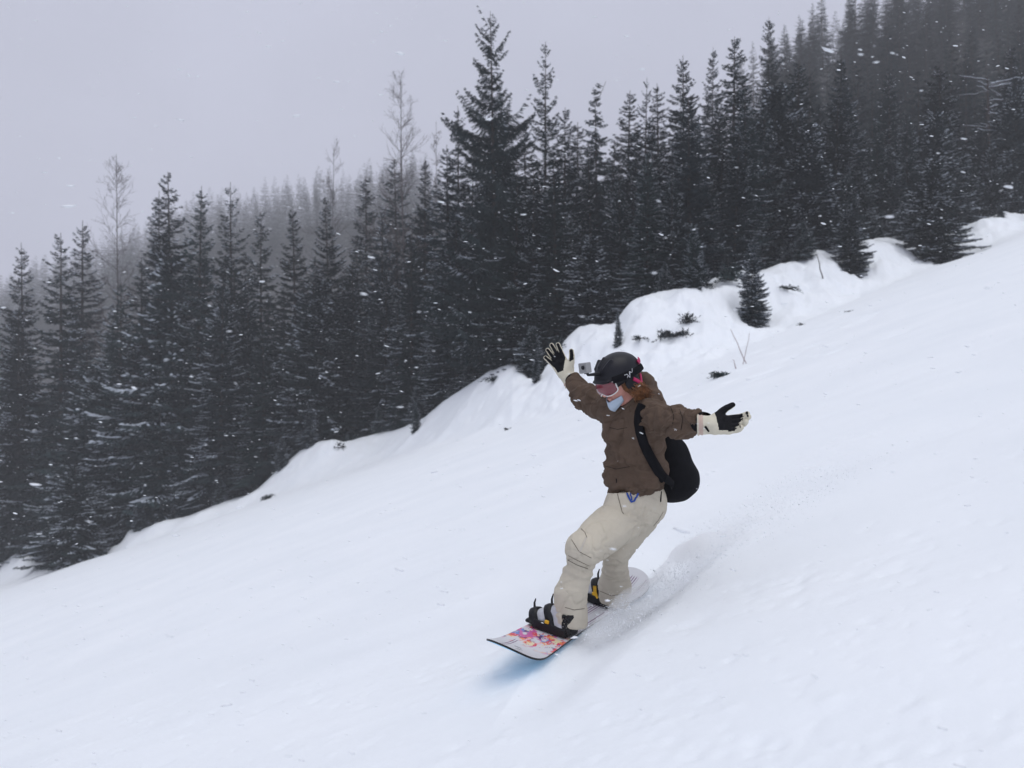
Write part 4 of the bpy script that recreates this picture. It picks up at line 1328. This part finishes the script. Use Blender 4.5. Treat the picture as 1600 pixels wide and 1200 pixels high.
# magenta accents on strap and ear flap
def patch(a0, a1, z0, z1, rx, ry, m_, name, w_=.024, par=None, sl=1.5):
    v, f = band(-.012, .0, rx, ry, lambda a: z0 + (z1 - z0) * (a - a0) / (a1 - a0), a0, a1, w_, .004, 12, slope=sl)
    return piece(name, v, f, m_, par if par is not None else helmet)
patch(2.20, 2.62, .055, .062, .149, .124, M_PINK, "strap_accent", .024)
patch(1.62, 1.86, -.004, -.040, .138, .119, M_PINK, "ear_flap_accent", .020, sl=.0)
patch(2.02, 2.30, -.050, -.010, .125, .119, M_PINK, "ear_flap_accent", .020, sl=.0)
patch(1.66, 1.80, -.058, -.058, .138, .121, M_WHITE, "ear_flap_tab", .006, sl=.0)
# white looping mark on the strap
k = np.linspace(0, 1, 60)
la = 1.30 + .30 * k; lz = .032 + .012 * np.sin(k * 9) + .006 * np.cos(k * 17)
pts = [hw(-.012 + .152 * math.cos(a), .126 * math.sin(a), z) for a, z in zip(la, lz)]
v, f = tube(pts, .0014, 4); piece("strap_mark", v, f.astype(np.int32), M_LOGO, helmet)
k = np.linspace(0, 1, 30)
pts = [hw(-.012 + .152 * math.cos(a), .126 * math.sin(a), z) for a, z in zip(1.36 + .34 * k, .018 + .028 * k + .006 * np.sin(k * 14))]
v, f = tube(pts, .0012, 4); piece("strap_mark", v, f.astype(np.int32), M_LOGO, helmet)

# ---- goggles
def gog(u, s, out=0.0):
    """u -1..1 across the face, s -1..1 up; surface standing off the eyes"""
    a = u * 1.02
    hgt = .040 * (1 - .18 * abs(u) ** 3)
    nose = .018 * math.exp(-(u / .22) ** 2) * (s < 0) * -s
    z = -.002 + s * hgt + nose
    rx, ry = .128 + out, .088 + out
    return hw(.008 + rx * math.cos(a) - .012 * s * s, ry * math.sin(a), z)
nu, ns = 40, 14
def sq(u, s):                     # rounded-rectangle parameterisation
    e = 4.0
    m_ = max(abs(u), abs(s)) + 1e-9; r_ = (abs(u) ** e + abs(s) ** e) ** (1 / e) + 1e-9
    return u * m_ / r_, s * m_ / r_
U = np.linspace(-1, 1, nu); S_ = np.linspace(-1, 1, ns)
v = []
for s in S_:
    for u in U:
        a, b = sq(u, s); v.append(gog(a, b, .010))
for s in S_:
    for u in U:
        a, b = sq(u, s); v.append(gog(a, b, -.004))
ii = np.arange(nu * ns).reshape(ns, nu)
f = np.stack([ii[:-1, :-1], ii[:-1, 1:], ii[1:, 1:], ii[1:, :-1]], -1).reshape(-1, 4)
ring = np.r_[ii[0, :-1], ii[:-1, -1], ii[-1, :0:-1], ii[:0:-1, 0]]
r2 = np.roll(ring, -1)
ff = np.vstack([f, f[:, ::-1] + nu * ns, np.stack([ring, ring + nu * ns, r2 + nu * ns, r2], -1)]).astype(np.int32)
lens = piece("goggles", np.array(v), ff, M_LENS)
loop = []
for th in np.linspace(0, 2 * math.pi, 90, endpoint=False):
    a, b = math.cos(th), math.sin(th)
    m_ = max(abs(a), abs(b)); a, b = sq(a / m_, b / m_)
    loop.append(gog(a * 1.01, b * 1.04, .007))
loop.append(loop[0]); loop.append(loop[1])
v, f = tube(loop, .0046, 8); piece("goggle_frame", v, f.astype(np.int32), M_WHITE, lens)
for sg in (-1, 1):
    v, f = ribbon([gog(sg * 1.0, .1, .004), hw(.055, sg * .108, .012), hw(.02, sg * .118, .022)], [HL * sg + HF * .4, HL * sg, HL * sg], .030, .005)
    piece("goggle_outrigger", v, f, M_BPLAST, lens)

# ---- mask over mouth and chin
def msk(u, s):
    a = u * 1.12
    z = -.114 + .026 * abs(u) + s * .027 * (1 - .30 * u * u) - .010 * (1 - abs(u)) * (s < 0)
    rr = 1.0 - .16 * (s < 0) * s * s
    x = .020 + (.096 * rr) * math.cos(a) + .010 * math.exp(-(u / .3) ** 2) * (1 - abs(s)); y = .071 * rr * math.sin(a)
    return hw(x, y, z)
v = [msk(u, s) for s in np.linspace(-1, 1, 9) for u in np.linspace(-1, 1, 25)]
inn = [p_ - HF * .004 for p_ in v]
ii = np.arange(9 * 25).reshape(9, 25)
f = np.stack([ii[:-1, :-1], ii[:-1, 1:], ii[1:, 1:], ii[1:, :-1]], -1).reshape(-1, 4)
ring = np.r_[ii[0, :-1], ii[:-1, -1], ii[-1, :0:-1], ii[:0:-1, 0]]; r2 = np.roll(ring, -1)
ff = np.vstack([f, f[:, ::-1] + 225, np.stack([ring, ring + 225, r2 + 225, r2], -1)]).astype(np.int32)
mk = piece("face_mask", np.vstack([v, inn]), ff, M_MASK)

# ---- hair
g = np.random.default_rng(21)
hb = Bag()
for i in range(400):
    a = g.uniform(.95, 2.3)
    p0 = np.array([-.012 + .085 * math.cos(a), .080 * math.sin(a), g.uniform(-.06, .005)])
    tgt = np.array([-.060 + g.normal(0, .026), .098 + g.normal(0, .012), -.130 + g.normal(0, .020)])
    mid = (p0 + tgt) / 2 + np.array([g.normal(.0, .012), .026 + abs(g.normal(0, .012)), g.normal(-.01, .012)])
    k = np.linspace(0, 1, 9)[:, None]
    c = (1 - k) ** 2 * p0 + 2 * k * (1 - k) * mid + k ** 2 * tgt
    c = c + np.sin(k * g.uniform(5, 11) + g.uniform(0, 6)) * np.array([.010, .008, .010]) * k + g.normal(0, .0012, (9, 3))
    w_ = HC + c[:, :1] * HF + c[:, 1:2] * HL + c[:, 2:] * HU
    v, f = tube(w_, np.linspace(.0030, .0009, 9) * g.uniform(.6, 1.4), 3); hb.add(v, f)
hv = np.vstack(hb.v); hf = np.vstack(hb.f).astype(np.int32)
o = piece("hair", hv, hf, M_HAIR)

# ---- backpack, worn behind the right-hand hip of the picture
BPB = P(1055, 745, 4.84)
bp = empty("backpack", BPB); tag(bp, "black teardrop backpack hanging behind the brown jacket", "backpack")
BK = -BF
def F_bag(p):
    d = s_cone(p, P(1034, 672, 4.80), P(1044, 712, 4.83), .062, .105)
    d = smin(d, s_cone(p, P(1044, 712, 4.83), P(1052, 744, 4.84), .108, .140), .05)
    d = smin(d, s_ell(p, P(1054, 752, 4.84), (.138, .15, .115)), .03)
    return d
v, f = nets(F_bag, grid(BPB - (.26, .26, .24), BPB + (.24, .26, .36), .0095))
v = smooth(v, f, 2); n = vnorm(v, f)
v = v + n * (.007 * (1 - 2 * np.abs(vnoise3(v * np.array([7, 7, 5]), 90)) ** .7) + .003 * vnoise3(v * 20, 91))[:, None]
piece("bag", v, f, M_BLACK, bp, origin=BPB)
pts, nn = [], []
for px_, py_ in ((1003, 634), (998, 645), (997, 660), (1000, 676), (1006, 692), (1012, 707), (1020, 722), (1028, 736), (1036, 748)):
    a_, b_ = onto(px_, py_, BV_J, .012)
    if a_ is not None: pts.append(a_); nn.append(b_)
pts = np.array(pts); nn = unit(np.array(nn))
pts[1:-1] = (pts[:-2] + pts[1:-1] * 2 + pts[2:]) / 4
nn = unit(np.vstack([nn[:1], nn[:-2] + nn[1:-1] + nn[2:], nn[-1:]]))
v, f = ribbon(pts, nn, np.linspace(.048, .058, len(pts)), .012)
piece("shoulder_strap", v, f, M_BLACK, bp, origin=BPB)
v, f = ribbon([pts[-1] - (.01, 0, -.02), pts[-1] + (.05, .03, -.03), P(1052, 762, 4.72)], [nn[-1]] * 3, [.05, .035, .03], .006)
piece("lower_strap", v, f, M_BLACK, bp, origin=BPB)
v, f = tube([P(1044, 668, 4.74), P(1066, 700, 4.76), P(1080, 735, 4.78)], .004, 5)
piece("zip", v, f.astype(np.int32), M_BPLAST, bp, origin=BPB)

# ---- action camera on the helmet
cpos = hw(.186, .028, .162)
cf, cl_, cu = frame((-.88, -.46, -.12), (-.30, -.1, 1))
CM = np.stack([cf, cl_, cu])
ac = empty("action_camera", cpos); tag(ac, "small silver action camera mounted on the front of the black helmet", "camera")
def F_c(p): return s_box(p, cpos, (.017, .040, .029), CM, .005)
v, f = nets(F_c, grid(cpos - .05, cpos + .05, .0022)); case = piece("case", v, f, M_SILV, ac, origin=cpos)
lp = cpos + cf * .015 + cl_ * .012 + cu * .003
v, f = tube([lp, lp + cf * .010], [.0115, .0105], 20); v = np.vstack([v, lp + cf * .0101]); m_ = len(v) - 1
ff = f.tolist() + [[20 + j, 20 + (j + 1) % 20, m_, m_] for j in range(0)]
lr = piece("lens_ring", v, f.astype(np.int32), M_BPLAST, ac, origin=cpos)
disc = np.array([lp + cf * .0095 + (cl_ * math.cos(t_) + cu * math.sin(t_)) * .0105 for t_ in np.linspace(0, 6.283, 20, endpoint=False)])
me = mesh("lens_glass", disc - cpos, [list(range(20))]); link("lens_glass", me, M_GLASS, ac)
for (y_, z_, s_) in ((-.014, .006, .006),):
    q_ = cpos + cf * .0155 + cl_ * y_ + cu * z_
    vv = [q_ + cl_ * a_ * s_ + cu * b_ * s_ for a_, b_ in ((-1, -1), (1, -1), (1, 1), (-1, 1))]
    link("display_window", mesh("display_window", np.array(vv) - cpos, [[0, 1, 2, 3]]), M_GLASS, ac)
v, f = tube([cpos - cu * .018, cpos - cu * .040 - cf * .012, hw(.112, .02, .090)], [.006, .007, .011], 8)
piece("mount_arm", v, f.astype(np.int32), M_BPLAST, ac, origin=cpos)
def F_m(p): return s_box(p, cpos - cf * .006 - cu * .026, (.010, .012, .008), CM, .003)
v, f = nets(F_m, grid(cpos - .06, cpos + .05, .003)); piece("hinge", v, f, M_BPLAST, ac, origin=cpos)

# ---- snowboard
SC_ = (FTL + FTR) / 2
SA = unit(FTL - FTR)
SW = np.array([.82, -.57, -.17]); SW = unit(SW - (SW @ SA) * SA)        # towards the heel edge
SN = np.cross(SA, SW); SN = SN if SN[2] > 0 else -SN
board = empty("snowboard", SC_); tag(board, "white snowboard with floral splashes and purple pinstripes ploughing through powder", "snowboard")
HLn = .762
nu, nv = 90, 16
s = np.concatenate([np.sin(np.linspace(-1, 1, nu) * math.pi / 2)]) * HLn
def halfw(s_):
    a = np.abs(s_); w0 = .124 + .024 * np.clip(a / .56, 0, 1) ** 2
    tip = np.clip((a - .585) / (HLn - .585), 0, 1)
    return w0 * (1 - tip ** 2.8) ** .5
def lift(s_):
    return .060 * np.clip((np.abs(s_) - .52) / .22, 0, 1.2) ** 2 + .02 * np.clip((s_ - .40) / .3, 0, 1.2) ** 2
hwid = halfw(s)
vv = np.linspace(-1, 1, nv)
top = SC_ + s[:, None, None] * SA + (vv[None, :, None] * hwid[:, None, None]) * SW + lift(s)[:, None, None] * SN
bot = top - SN * .011
V_ = np.concatenate([top.reshape(-1, 3), bot.reshape(-1, 3)])
ii = np.arange(nu * nv).reshape(nu, nv)
f = np.stack([ii[:-1, :-1], ii[:-1, 1:], ii[1:, 1:], ii[1:, :-1]], -1).reshape(-1, 4)
ring = np.r_[ii[0, :-1], ii[:-1, -1], ii[-1, :0:-1], ii[:0:-1, 0]]; r2 = np.roll(ring, -1)
edge = np.stack([ring, ring + nu * nv, r2 + nu * nv, r2], -1)
# which way do the top faces look?
ft = f
a_, b_, c_ = V_[ft[700, 0]], V_[ft[700, 1]], V_[ft[700, 2]]
if np.cross(b_ - a_, c_ - a_) @ SN < 0: ft = ft[:, ::-1]
fb = ft[:, ::-1] + nu * nv
def uvmap(me, S, Vv):
    uv = me.uv_layers.new(name='board')
    li = np.zeros(len(me.loops), np.int32); me.loops.foreach_get('vertex_index', li)
    uv.data.foreach_set('uv', np.stack([S[li], Vv[li]], -1).astype(np.float32).ravel())
Sall = np.repeat(s[:, None], nv, 1).ravel(); Vall = (vv[None] * hwid[:, None]).ravel()
def topsheet():
    m = bpy.data.materials.new("board_topsheet"); m.use_nodes = True; t = m.node_tree; b = t.nodes['Principled BSDF']
    b.inputs['Roughness'].default_value = .38
    uv = t.nodes.new('ShaderNodeUVMap'); uv.uv_map = 'board'
    sp = t.nodes.new('ShaderNodeSeparateXYZ'); t.links.new(uv.outputs[0], sp.inputs[0])
    def M(op, a, b_=None, c=None):
        n = t.nodes.new('ShaderNodeMath'); n.operation = op
        for i, x in enumerate((a, b_, c)):
            if x is None: continue
            if isinstance(x, (int, float)): n.inputs[i].default_value = x
            else: t.links.new(x, n.inputs[i])
        return n.outputs[0]
    S, Y = sp.outputs[0], sp.outputs[1]
    def box_(lo, hi, x, soft=.004):
        a = t.nodes.new('ShaderNodeMapRange'); a.inputs[1].default_value = lo - soft; a.inputs[2].default_value = lo + soft; t.links.new(x, a.inputs[0])
        b2 = t.nodes.new('ShaderNodeMapRange'); b2.inputs[1].default_value = hi - soft; b2.inputs[2].default_value = hi + soft; b2.inputs[3].default_value = 1; b2.inputs[4].default_value = 0; t.links.new(x, b2.inputs[0])
        return M('MULTIPLY', a.outputs[0], b2.outputs[0])
    def mixc(fac, c1, c2):
        n = t.nodes.new('ShaderNodeMix'); n.data_type = 'RGBA'
        t.links.new(fac, n.inputs[0])
        for i, c in ((6, c1), (7, c2)):
            if isinstance(c, tuple): n.inputs[i].default_value = c
            else: t.links.new(c, n.inputs[i])
        return n.outputs[2]
    base = (0.60, 0.60, 0.63, 1)
    # floral splashes: coloured cells in a band before and under the front foot
    vo = t.nodes.new('ShaderNodeTexVoronoi'); vo.inputs['Scale'].default_value = 32
    dn = t.nodes.new('ShaderNodeTexNoise'); dn.inputs['Scale'].default_value = 38; dn.inputs['Detail'].default_value = 3; t.links.new(uv.outputs[0], dn.inputs[0])
    vm = t.nodes.new('ShaderNodeVectorMath'); vm.operation = 'MULTIPLY_ADD'; vm.inputs[1].default_value = (.09, .09, .09)
    t.links.new(dn.outputs['Color'], vm.inputs[0]); t.links.new(uv.outputs[0], vm.inputs[2]); t.links.new(vm.outputs[0], vo.inputs[0])
    wn = t.nodes.new('ShaderNodeSeparateColor'); t.links.new(vo.outputs['Color'], wn.inputs[0])
    ramp = t.nodes.new('ShaderNodeValToRGB'); ramp.color_ramp.interpolation = 'CONSTANT'
    cols = [(.62, .07, .10), (.75, .28, .10), (.16, .22, .50), (.55, .12, .33), (.72, .62, .40), (.62, .60, .62), (.10, .05, .16), (.70, .45, .50)]
    el = ramp.color_ramp.elements
    for i, c in enumerate(cols):
        if i < 2: x = el[i]; x.position = i / 8
        else: x = el.new(i / 8)
        x.color = (*c, 1)
    t.links.new(wn.outputs[0], ramp.inputs[0])
    nn_ = t.nodes.new('ShaderNodeTexNoise'); nn_.inputs['Scale'].default_value = 15; nn_.inputs['Detail'].default_value = 3; t.links.new(uv.outputs[0], nn_.inputs[0])
    blot = t.nodes.new('ShaderNodeMapRange'); blot.inputs[1].default_value = .42; blot.inputs[2].default_value = .50; t.links.new(nn_.outputs[0], blot.inputs[0])
    zone = box_(.28, .52, S, .025)
    fl = M('MULTIPLY', zone, blot.outputs[0])
    # purple pinstripes along the board
    st = M('LESS_THAN', M('FRACT', M('MULTIPLY', Y, 62.0)), .34)
    sr = M('MULTIPLY', st, M('ADD', box_(-.085, -.055, Y, .001), M('ADD', box_(.00, .05, Y, .001), box_(.09, .115, Y, .001))))
    zone2 = M('ADD', box_(-.70, .22, S, .01), M('MULTIPLY', box_(.50, .72, S, .01), M('LESS_THAN', Y, -.04)))
    sr = M('MULTIPLY', sr, zone2)
    c1 = mixc(sr, base, (0.14, 0.04, 0.13, 1))
    c2 = mixc(fl, c1, ramp.outputs[0])
    # small dark print dashes near the nose
    dash = M('ADD', M('MULTIPLY', box_(.645, .653, S, .001), box_(.015, .065, Y, .001)), M('MULTIPLY', box_(.575, .582, S, .001), box_(-.03, .012, Y, .001)))
    dash = M('ADD', dash, M('MULTIPLY', M('MULTIPLY', box_(.595, .62, S, .001), box_(-.0, .035, Y, .001)), M('LESS_THAN', M('FRACT', M('MULTIPLY', S, 160)), .4)))
    c3 = mixc(M('MULTIPLY', dash, .85), c2, (0.05, 0.05, 0.06, 1))
    t.links.new(c3, b.inputs['Base Color'])
    return m
me = mesh("top_sheet", V_[:nu * nv] - SC_, ft.astype(np.int32), True); uvmap(me, Sall, Vall)
link("top_sheet", me, topsheet(), board)
me = mesh("base", V_ - SC_ - SN * .0, fb.astype(np.int32), True); link("base", me, mat("blue_board_base", (.25, .68, .98), .35, .4), board)
link("edge", mesh("edge", V_ - SC_, edge.astype(np.int32), False), M_BPLAST, board)

# ---- boots and bindings
def foot(mount, ang, first):
    c_, s_ = math.cos(ang), math.sin(ang)
    tx = unit(-SW * c_ + SA * s_)                    # toes
    ty = np.cross(SN, tx)
    M = np.stack([tx, ty, SN])
    SZ = .87
    def W(a): return mount + SZ * np.asarray(a, float) @ M
    def q_(p): return (p - mount.astype(np.float32)) @ M.T.astype(np.float32) / SZ
    lo, hi = mount - (.24, .24, .12), mount + (.24, .24, .30)
    def F(p):
        q = q_(p)
        d = s_cone(q, (-.085, 0, .062), (.095, 0, .058), .050, .046)
        d = smin(d, s_ell(q, (.125, 0, .055), (.042, .046, .034)), .02)
        d = smin(d, s_cone(q, (-.075, 0, .07), (-.060, 0, .16), .054, .052), .05)
        d = smin(d, s_cone(q, (.06, 0, .085), (-.03, 0, .135), .036, .045), .03)
        return smax(d, -(q[:, 2] - .028), .006)
    v, f = nets(F, grid(lo, hi, .0062)); v = smooth(v, f, 1)
    n_ = vnorm(v, f); q = (v - mount) @ M.T / SZ
    v = v + n_ * (.0025 * np.sin(q[:, 0] * 90 + q[:, 2] * 60) * sstep(.05, .07, q[:, 2]))[:, None]
    boot = piece("boot", v, f, M_GREY, person)
    def Fs(p):
        q = q_(p); return s_box(q, (.015, 0, .026), (.155, .052, .012), None, .010)
    v, f = nets(Fs, grid(lo, hi, .007)); piece("sole", v, f, M_BPLAST, boot)
    for k_ in range(0):                                              # laces
        x_ = .055 - k_ * .017; z_ = .110 + k_ * .013
        v, f = tube([W((x_, -.026, z_ - .004)), W((x_ + .004, 0, z_ + .006)), W((x_, .026, z_ - .004))], .0028, 5)
        piece("lace", v, f.astype(np.int32), M_BPLAST, boot)
    bd = empty("binding", (0, 0, 0)); bd.parent = board
    O = SC_
    def pc(name, F_=None, vf=None, m_=M_BPLAST, h=.006):
        v, f = nets(F_, grid(lo, hi, h)) if F_ is not None else vf
        return link(name, mesh(name, v - O, np.asarray(f).astype(np.int32), True), m_, bd)
    def Fb(p):
        q = q_(p)
        d = s_box(q, (.0, 0, .008), (.125, .048, .012), None, .008)
        for sg in (-1, 1):
            d = smin(d, s_box(q, (-.01, sg * .062, .035), (.115, .008, .030 ), None, .007), .008)
        return d
    pc("base_plate", Fb)
    def Fh(p):
        q = q_(p)
        d = s_cone(q, (-.105, 0, .04), (-.150 + .04, 0, .24), .066, .075)
        d = np.maximum(d, -(s_cone(q, (-.100, 0, .02), (-.105, 0, .25), .061, .069)))
        d = smax(d, q[:, 0] + .085, .01)
        return smax(smax(d, q[:, 2] - .17, .02), -(q[:, 2] - .02), .01)
    pc("highback", Fh)
    def strap(name, x0, x1, zt, w_, wide=.060):
        pts, nn = [], []
        for a in np.linspace(-.15, math.pi + .15, 18):
            pts.append(W((x0 + (x1 - x0) * max(0, math.sin(a)), -wide * math.cos(a), .03 + zt * max(0, math.sin(a)) ** .8)))
            nn.append(M.T @ unit(np.array([.5 * math.sin(a), -math.cos(a) * .9, math.sin(a) + .05])))
        v, f = ribbon(pts, nn, w_, .008); return pc(name, vf=(v, f))
    strap("toe_strap", .100, .135, .076, .052, .058)
    strap("ankle_strap", -.03, .040, .128, .046, .066)
    for (x_, y_, z_, L_) in ((.150, -.030, .085, .060), (.045, -.058, .125, .075)):
        v, f = tube([W((x_, y_, z_)), W((x_ + .012, y_ - .012, z_ + L_ * .5)), W((x_ + .006, y_ - .012, z_ + L_))], [.008, .0065, .003], 6)
        pc("strap_tail", vf=(v, f))
    def Fy(p):
        q = q_(p); return s_box(q, (.005, .070 if first else .066, .075), (.016, .006, .012), None, .005)
    pc("buckle", Fy, m_=M_YEL, h=.004)
    if not first:
        pts = [W((-.02, .068, .05)), W((.0, .070, .09)), W((.01, .066, .13))]
        v, f = ribbon(pts, [M.T @ np.array([.2, 1, .1])] * 3, .022, .004); pc("yellow_strap", vf=(v, f), m_=M_YEL)
    return boot
foot(FTL, .05, True)
foot(FTR, .02, False)

# ---- powder thrown up behind the board
g = np.random.default_rng(17)
N = 11000
q = g.random(N) ** 1.9
uu = .25 - q * 2.6 + g.normal(0, .07, N)
vv_ = .24 + .14 * np.abs(g.normal(0, 1, N)) + q * 1.0 * g.random(N)
x = BC[0] + BN[0] * uu + BW[0] * vv_; y = BC[1] + BN[1] * uu + BW[1] * vv_
hgt = np.abs(g.normal(0, 1, N)) * (.020 + .05 * np.exp(-((uu + 1.0) / .6) ** 2) + .03 * np.exp(-((uu - .1) / .2) ** 2)) * (1 - .4 * q)
z = ground(x, y, False) + hgt + .02
SPRAY_C = np.stack([x, y, z], -1)
SPRAY_S = np.exp(g.normal(math.log(.0011), .50, N))
# ------------------------------------------------------------------ falling snow and air
ico_v = np.array([(0, 0, 1), (.894, 0, .447), (.276, .851, .447), (-.724, .526, .447), (-.724, -.526, .447), (.276, -.851, .447),
                  (.724, .526, -.447), (-.276, .851, -.447), (-.894, 0, -.447), (-.276, -.851, -.447), (.724, -.526, -.447), (0, 0, -1)])
ico_f = np.array([(0, 1, 2), (0, 2, 3), (0, 3, 4), (0, 4, 5), (0, 5, 1), (1, 6, 2), (2, 7, 3), (3, 8, 4), (4, 9, 5), (5, 10, 1),
                  (6, 7, 2), (7, 8, 3), (8, 9, 4), (9, 10, 5), (10, 6, 1), (11, 7, 6), (11, 8, 7), (11, 9, 8), (11, 10, 9), (11, 6, 10)])
def grains(cent, rx, ry, rz, tilt):
    n = len(cent)
    g = np.random.default_rng(3)
    v = np.repeat(ico_v[None], n, 0) * (1 + g.normal(0, .18, (n, 12, 1)))
    v = v * np.stack([rx, ry, rz], -1)[:, None]
    c, s = np.cos(tilt)[:, None], np.sin(tilt)[:, None]
    v = np.stack([v[..., 0] * c - v[..., 2] * s, v[..., 1], v[..., 0] * s + v[..., 2] * c], -1)
    v = v + cent[:, None]
    f = ico_f[None] + (np.arange(n) * 12)[:, None, None]
    return v.reshape(-1, 3), f.reshape(-1, 3).astype(np.int32)

M_FLAKE = mat("snow_flake", (0.80, 0.82, 0.85), 0.7, 0.2)
g = np.random.default_rng(99)
N = 5000
d = 1.7 + 9.0 * g.random(N) ** 0.75
cent = np.stack([g.uniform(-.66, .66, N) * d, d, g.uniform(-.48, .48, N) * d], -1)
ok = cent[:, 2] > ground(cent[:, 0], cent[:, 1], False) + .05
cent = cent[ok]; n = len(cent)
sz = np.exp(g.normal(math.log(.0022), .45, n)) * np.minimum(1, cent[:, 1] / 2.2 + .2)
v, f = grains(cent, sz * g.uniform(1.6, 3.2, n), sz, sz * .62, g.normal(-.15, .18, n))
o = link("falling_snow", mesh("falling_snow", v, f, True), M_FLAKE)
tag(o, "falling snow flakes drifting in front of the dark forest", kind='stuff')

# powder: a soft cloud of fine snow hugging the slope, and the grains in it
v, f = grains(SPRAY_C, SPRAY_S * 1.2, SPRAY_S, SPRAY_S, np.zeros(len(SPRAY_S)))
o = link("snow_spray", mesh("snow_spray", v, f, True), M_FLAKE); tag(o, "loose snow grains thrown up along the board", kind='stuff')
def F_cloud(p):
    zg = ground(p[:, 0], p[:, 1], False)
    u = (p[:, 0] - BC[0]) * BN[0] + (p[:, 1] - BC[1]) * BN[1]
    vq = (p[:, 0] - BC[0]) * BW[0] + (p[:, 1] - BC[1]) * BW[1]
    c = .33 - .14 * u
    hh = (.10 * np.exp(-((u + .72) / .48) ** 2) + .10 * np.exp(-((u - .08) / .24) ** 2)) + .025
    wd = .12 + .15 * np.clip(-u, 0, 3)
    lump = 1 + .5 * vnoise3(p * 5, 7) + .3 * vnoise3(p * 11, 8)
    h = hh * np.exp(-((vq - c) / wd) ** 2) * lump - .022
    return ((p[:, 2] - zg) - h).astype(np.float64).clip(-1, 1) if False else np.maximum((p[:, 2] - zg) - h, -(p[:, 2] - zg) - .012)
v, f = nets(F_cloud, (np.arange(-.1, 3.4, .03), np.arange(3.9, 8.2, .03), np.arange(-1.6, .2, .015)))
v = smooth(v, f, 2)
m = bpy.data.materials.new("powder_cloud"); m.use_nodes = True
t = m.node_tree; t.nodes.clear()
oo = t.nodes.new('ShaderNodeOutputMaterial'); pv = t.nodes.new('ShaderNodeVolumePrincipled')
pv.inputs['Color'].default_value = (.995, .997, 1, 1)
c = t.nodes.new('ShaderNodeTexCoord'); nz = t.nodes.new('ShaderNodeTexNoise'); nz.inputs['Scale'].default_value = 5; nz.inputs['Detail'].default_value = 4
t.links.new(c.outputs['Object'], nz.inputs[0])
r = t.nodes.new('ShaderNodeMapRange'); r.inputs[1].default_value = .34; r.inputs[2].default_value = .66; r.inputs[3].default_value = 0; r.inputs[4].default_value = 7.5
t.links.new(nz.outputs[0], r.inputs[0]); t.links.new(r.outputs[0], pv.inputs['Density']); t.links.new(pv.outputs[0], oo.inputs['Volume'])
o = link("powder_cloud", mesh("powder_cloud", v, f, True), m); tag(o, "soft cloud of powder trailing behind the snowboard", kind='stuff')
def box(name, lo, hi):
    lo = np.array(lo, float); hi = np.array(hi, float)
    v = [(x, y, z) for x in (lo[0], hi[0]) for y in (lo[1], hi[1]) for z in (lo[2], hi[2])]
    f = [(0, 1, 3, 2), (4, 6, 7, 5), (0, 4, 5, 1), (2, 3, 7, 6), (0, 2, 6, 4), (1, 5, 7, 3)]
    return mesh(name, v, f)
hz = box("haze", (-560, -560, float(GZ.min()) - 1), (560, 560, 175))
m = bpy.data.materials.new("haze_air")
m.use_nodes = True
t = m.node_tree; t.nodes.clear()
oo = t.nodes.new('ShaderNodeOutputMaterial')
pv = t.nodes.new('ShaderNodeVolumePrincipled')
pv.inputs['Color'].default_value = (0.97, 0.975, 1.0, 1)
pv.inputs['Density'].default_value = 0.00125
pv.inputs['Anisotropy'].default_value = 0.2
t.links.new(pv.outputs[0], oo.inputs['Volume'])
o = link("haze", hz, m); tag(o, "pale snowy haze filling the air over the slope", kind='stuff')
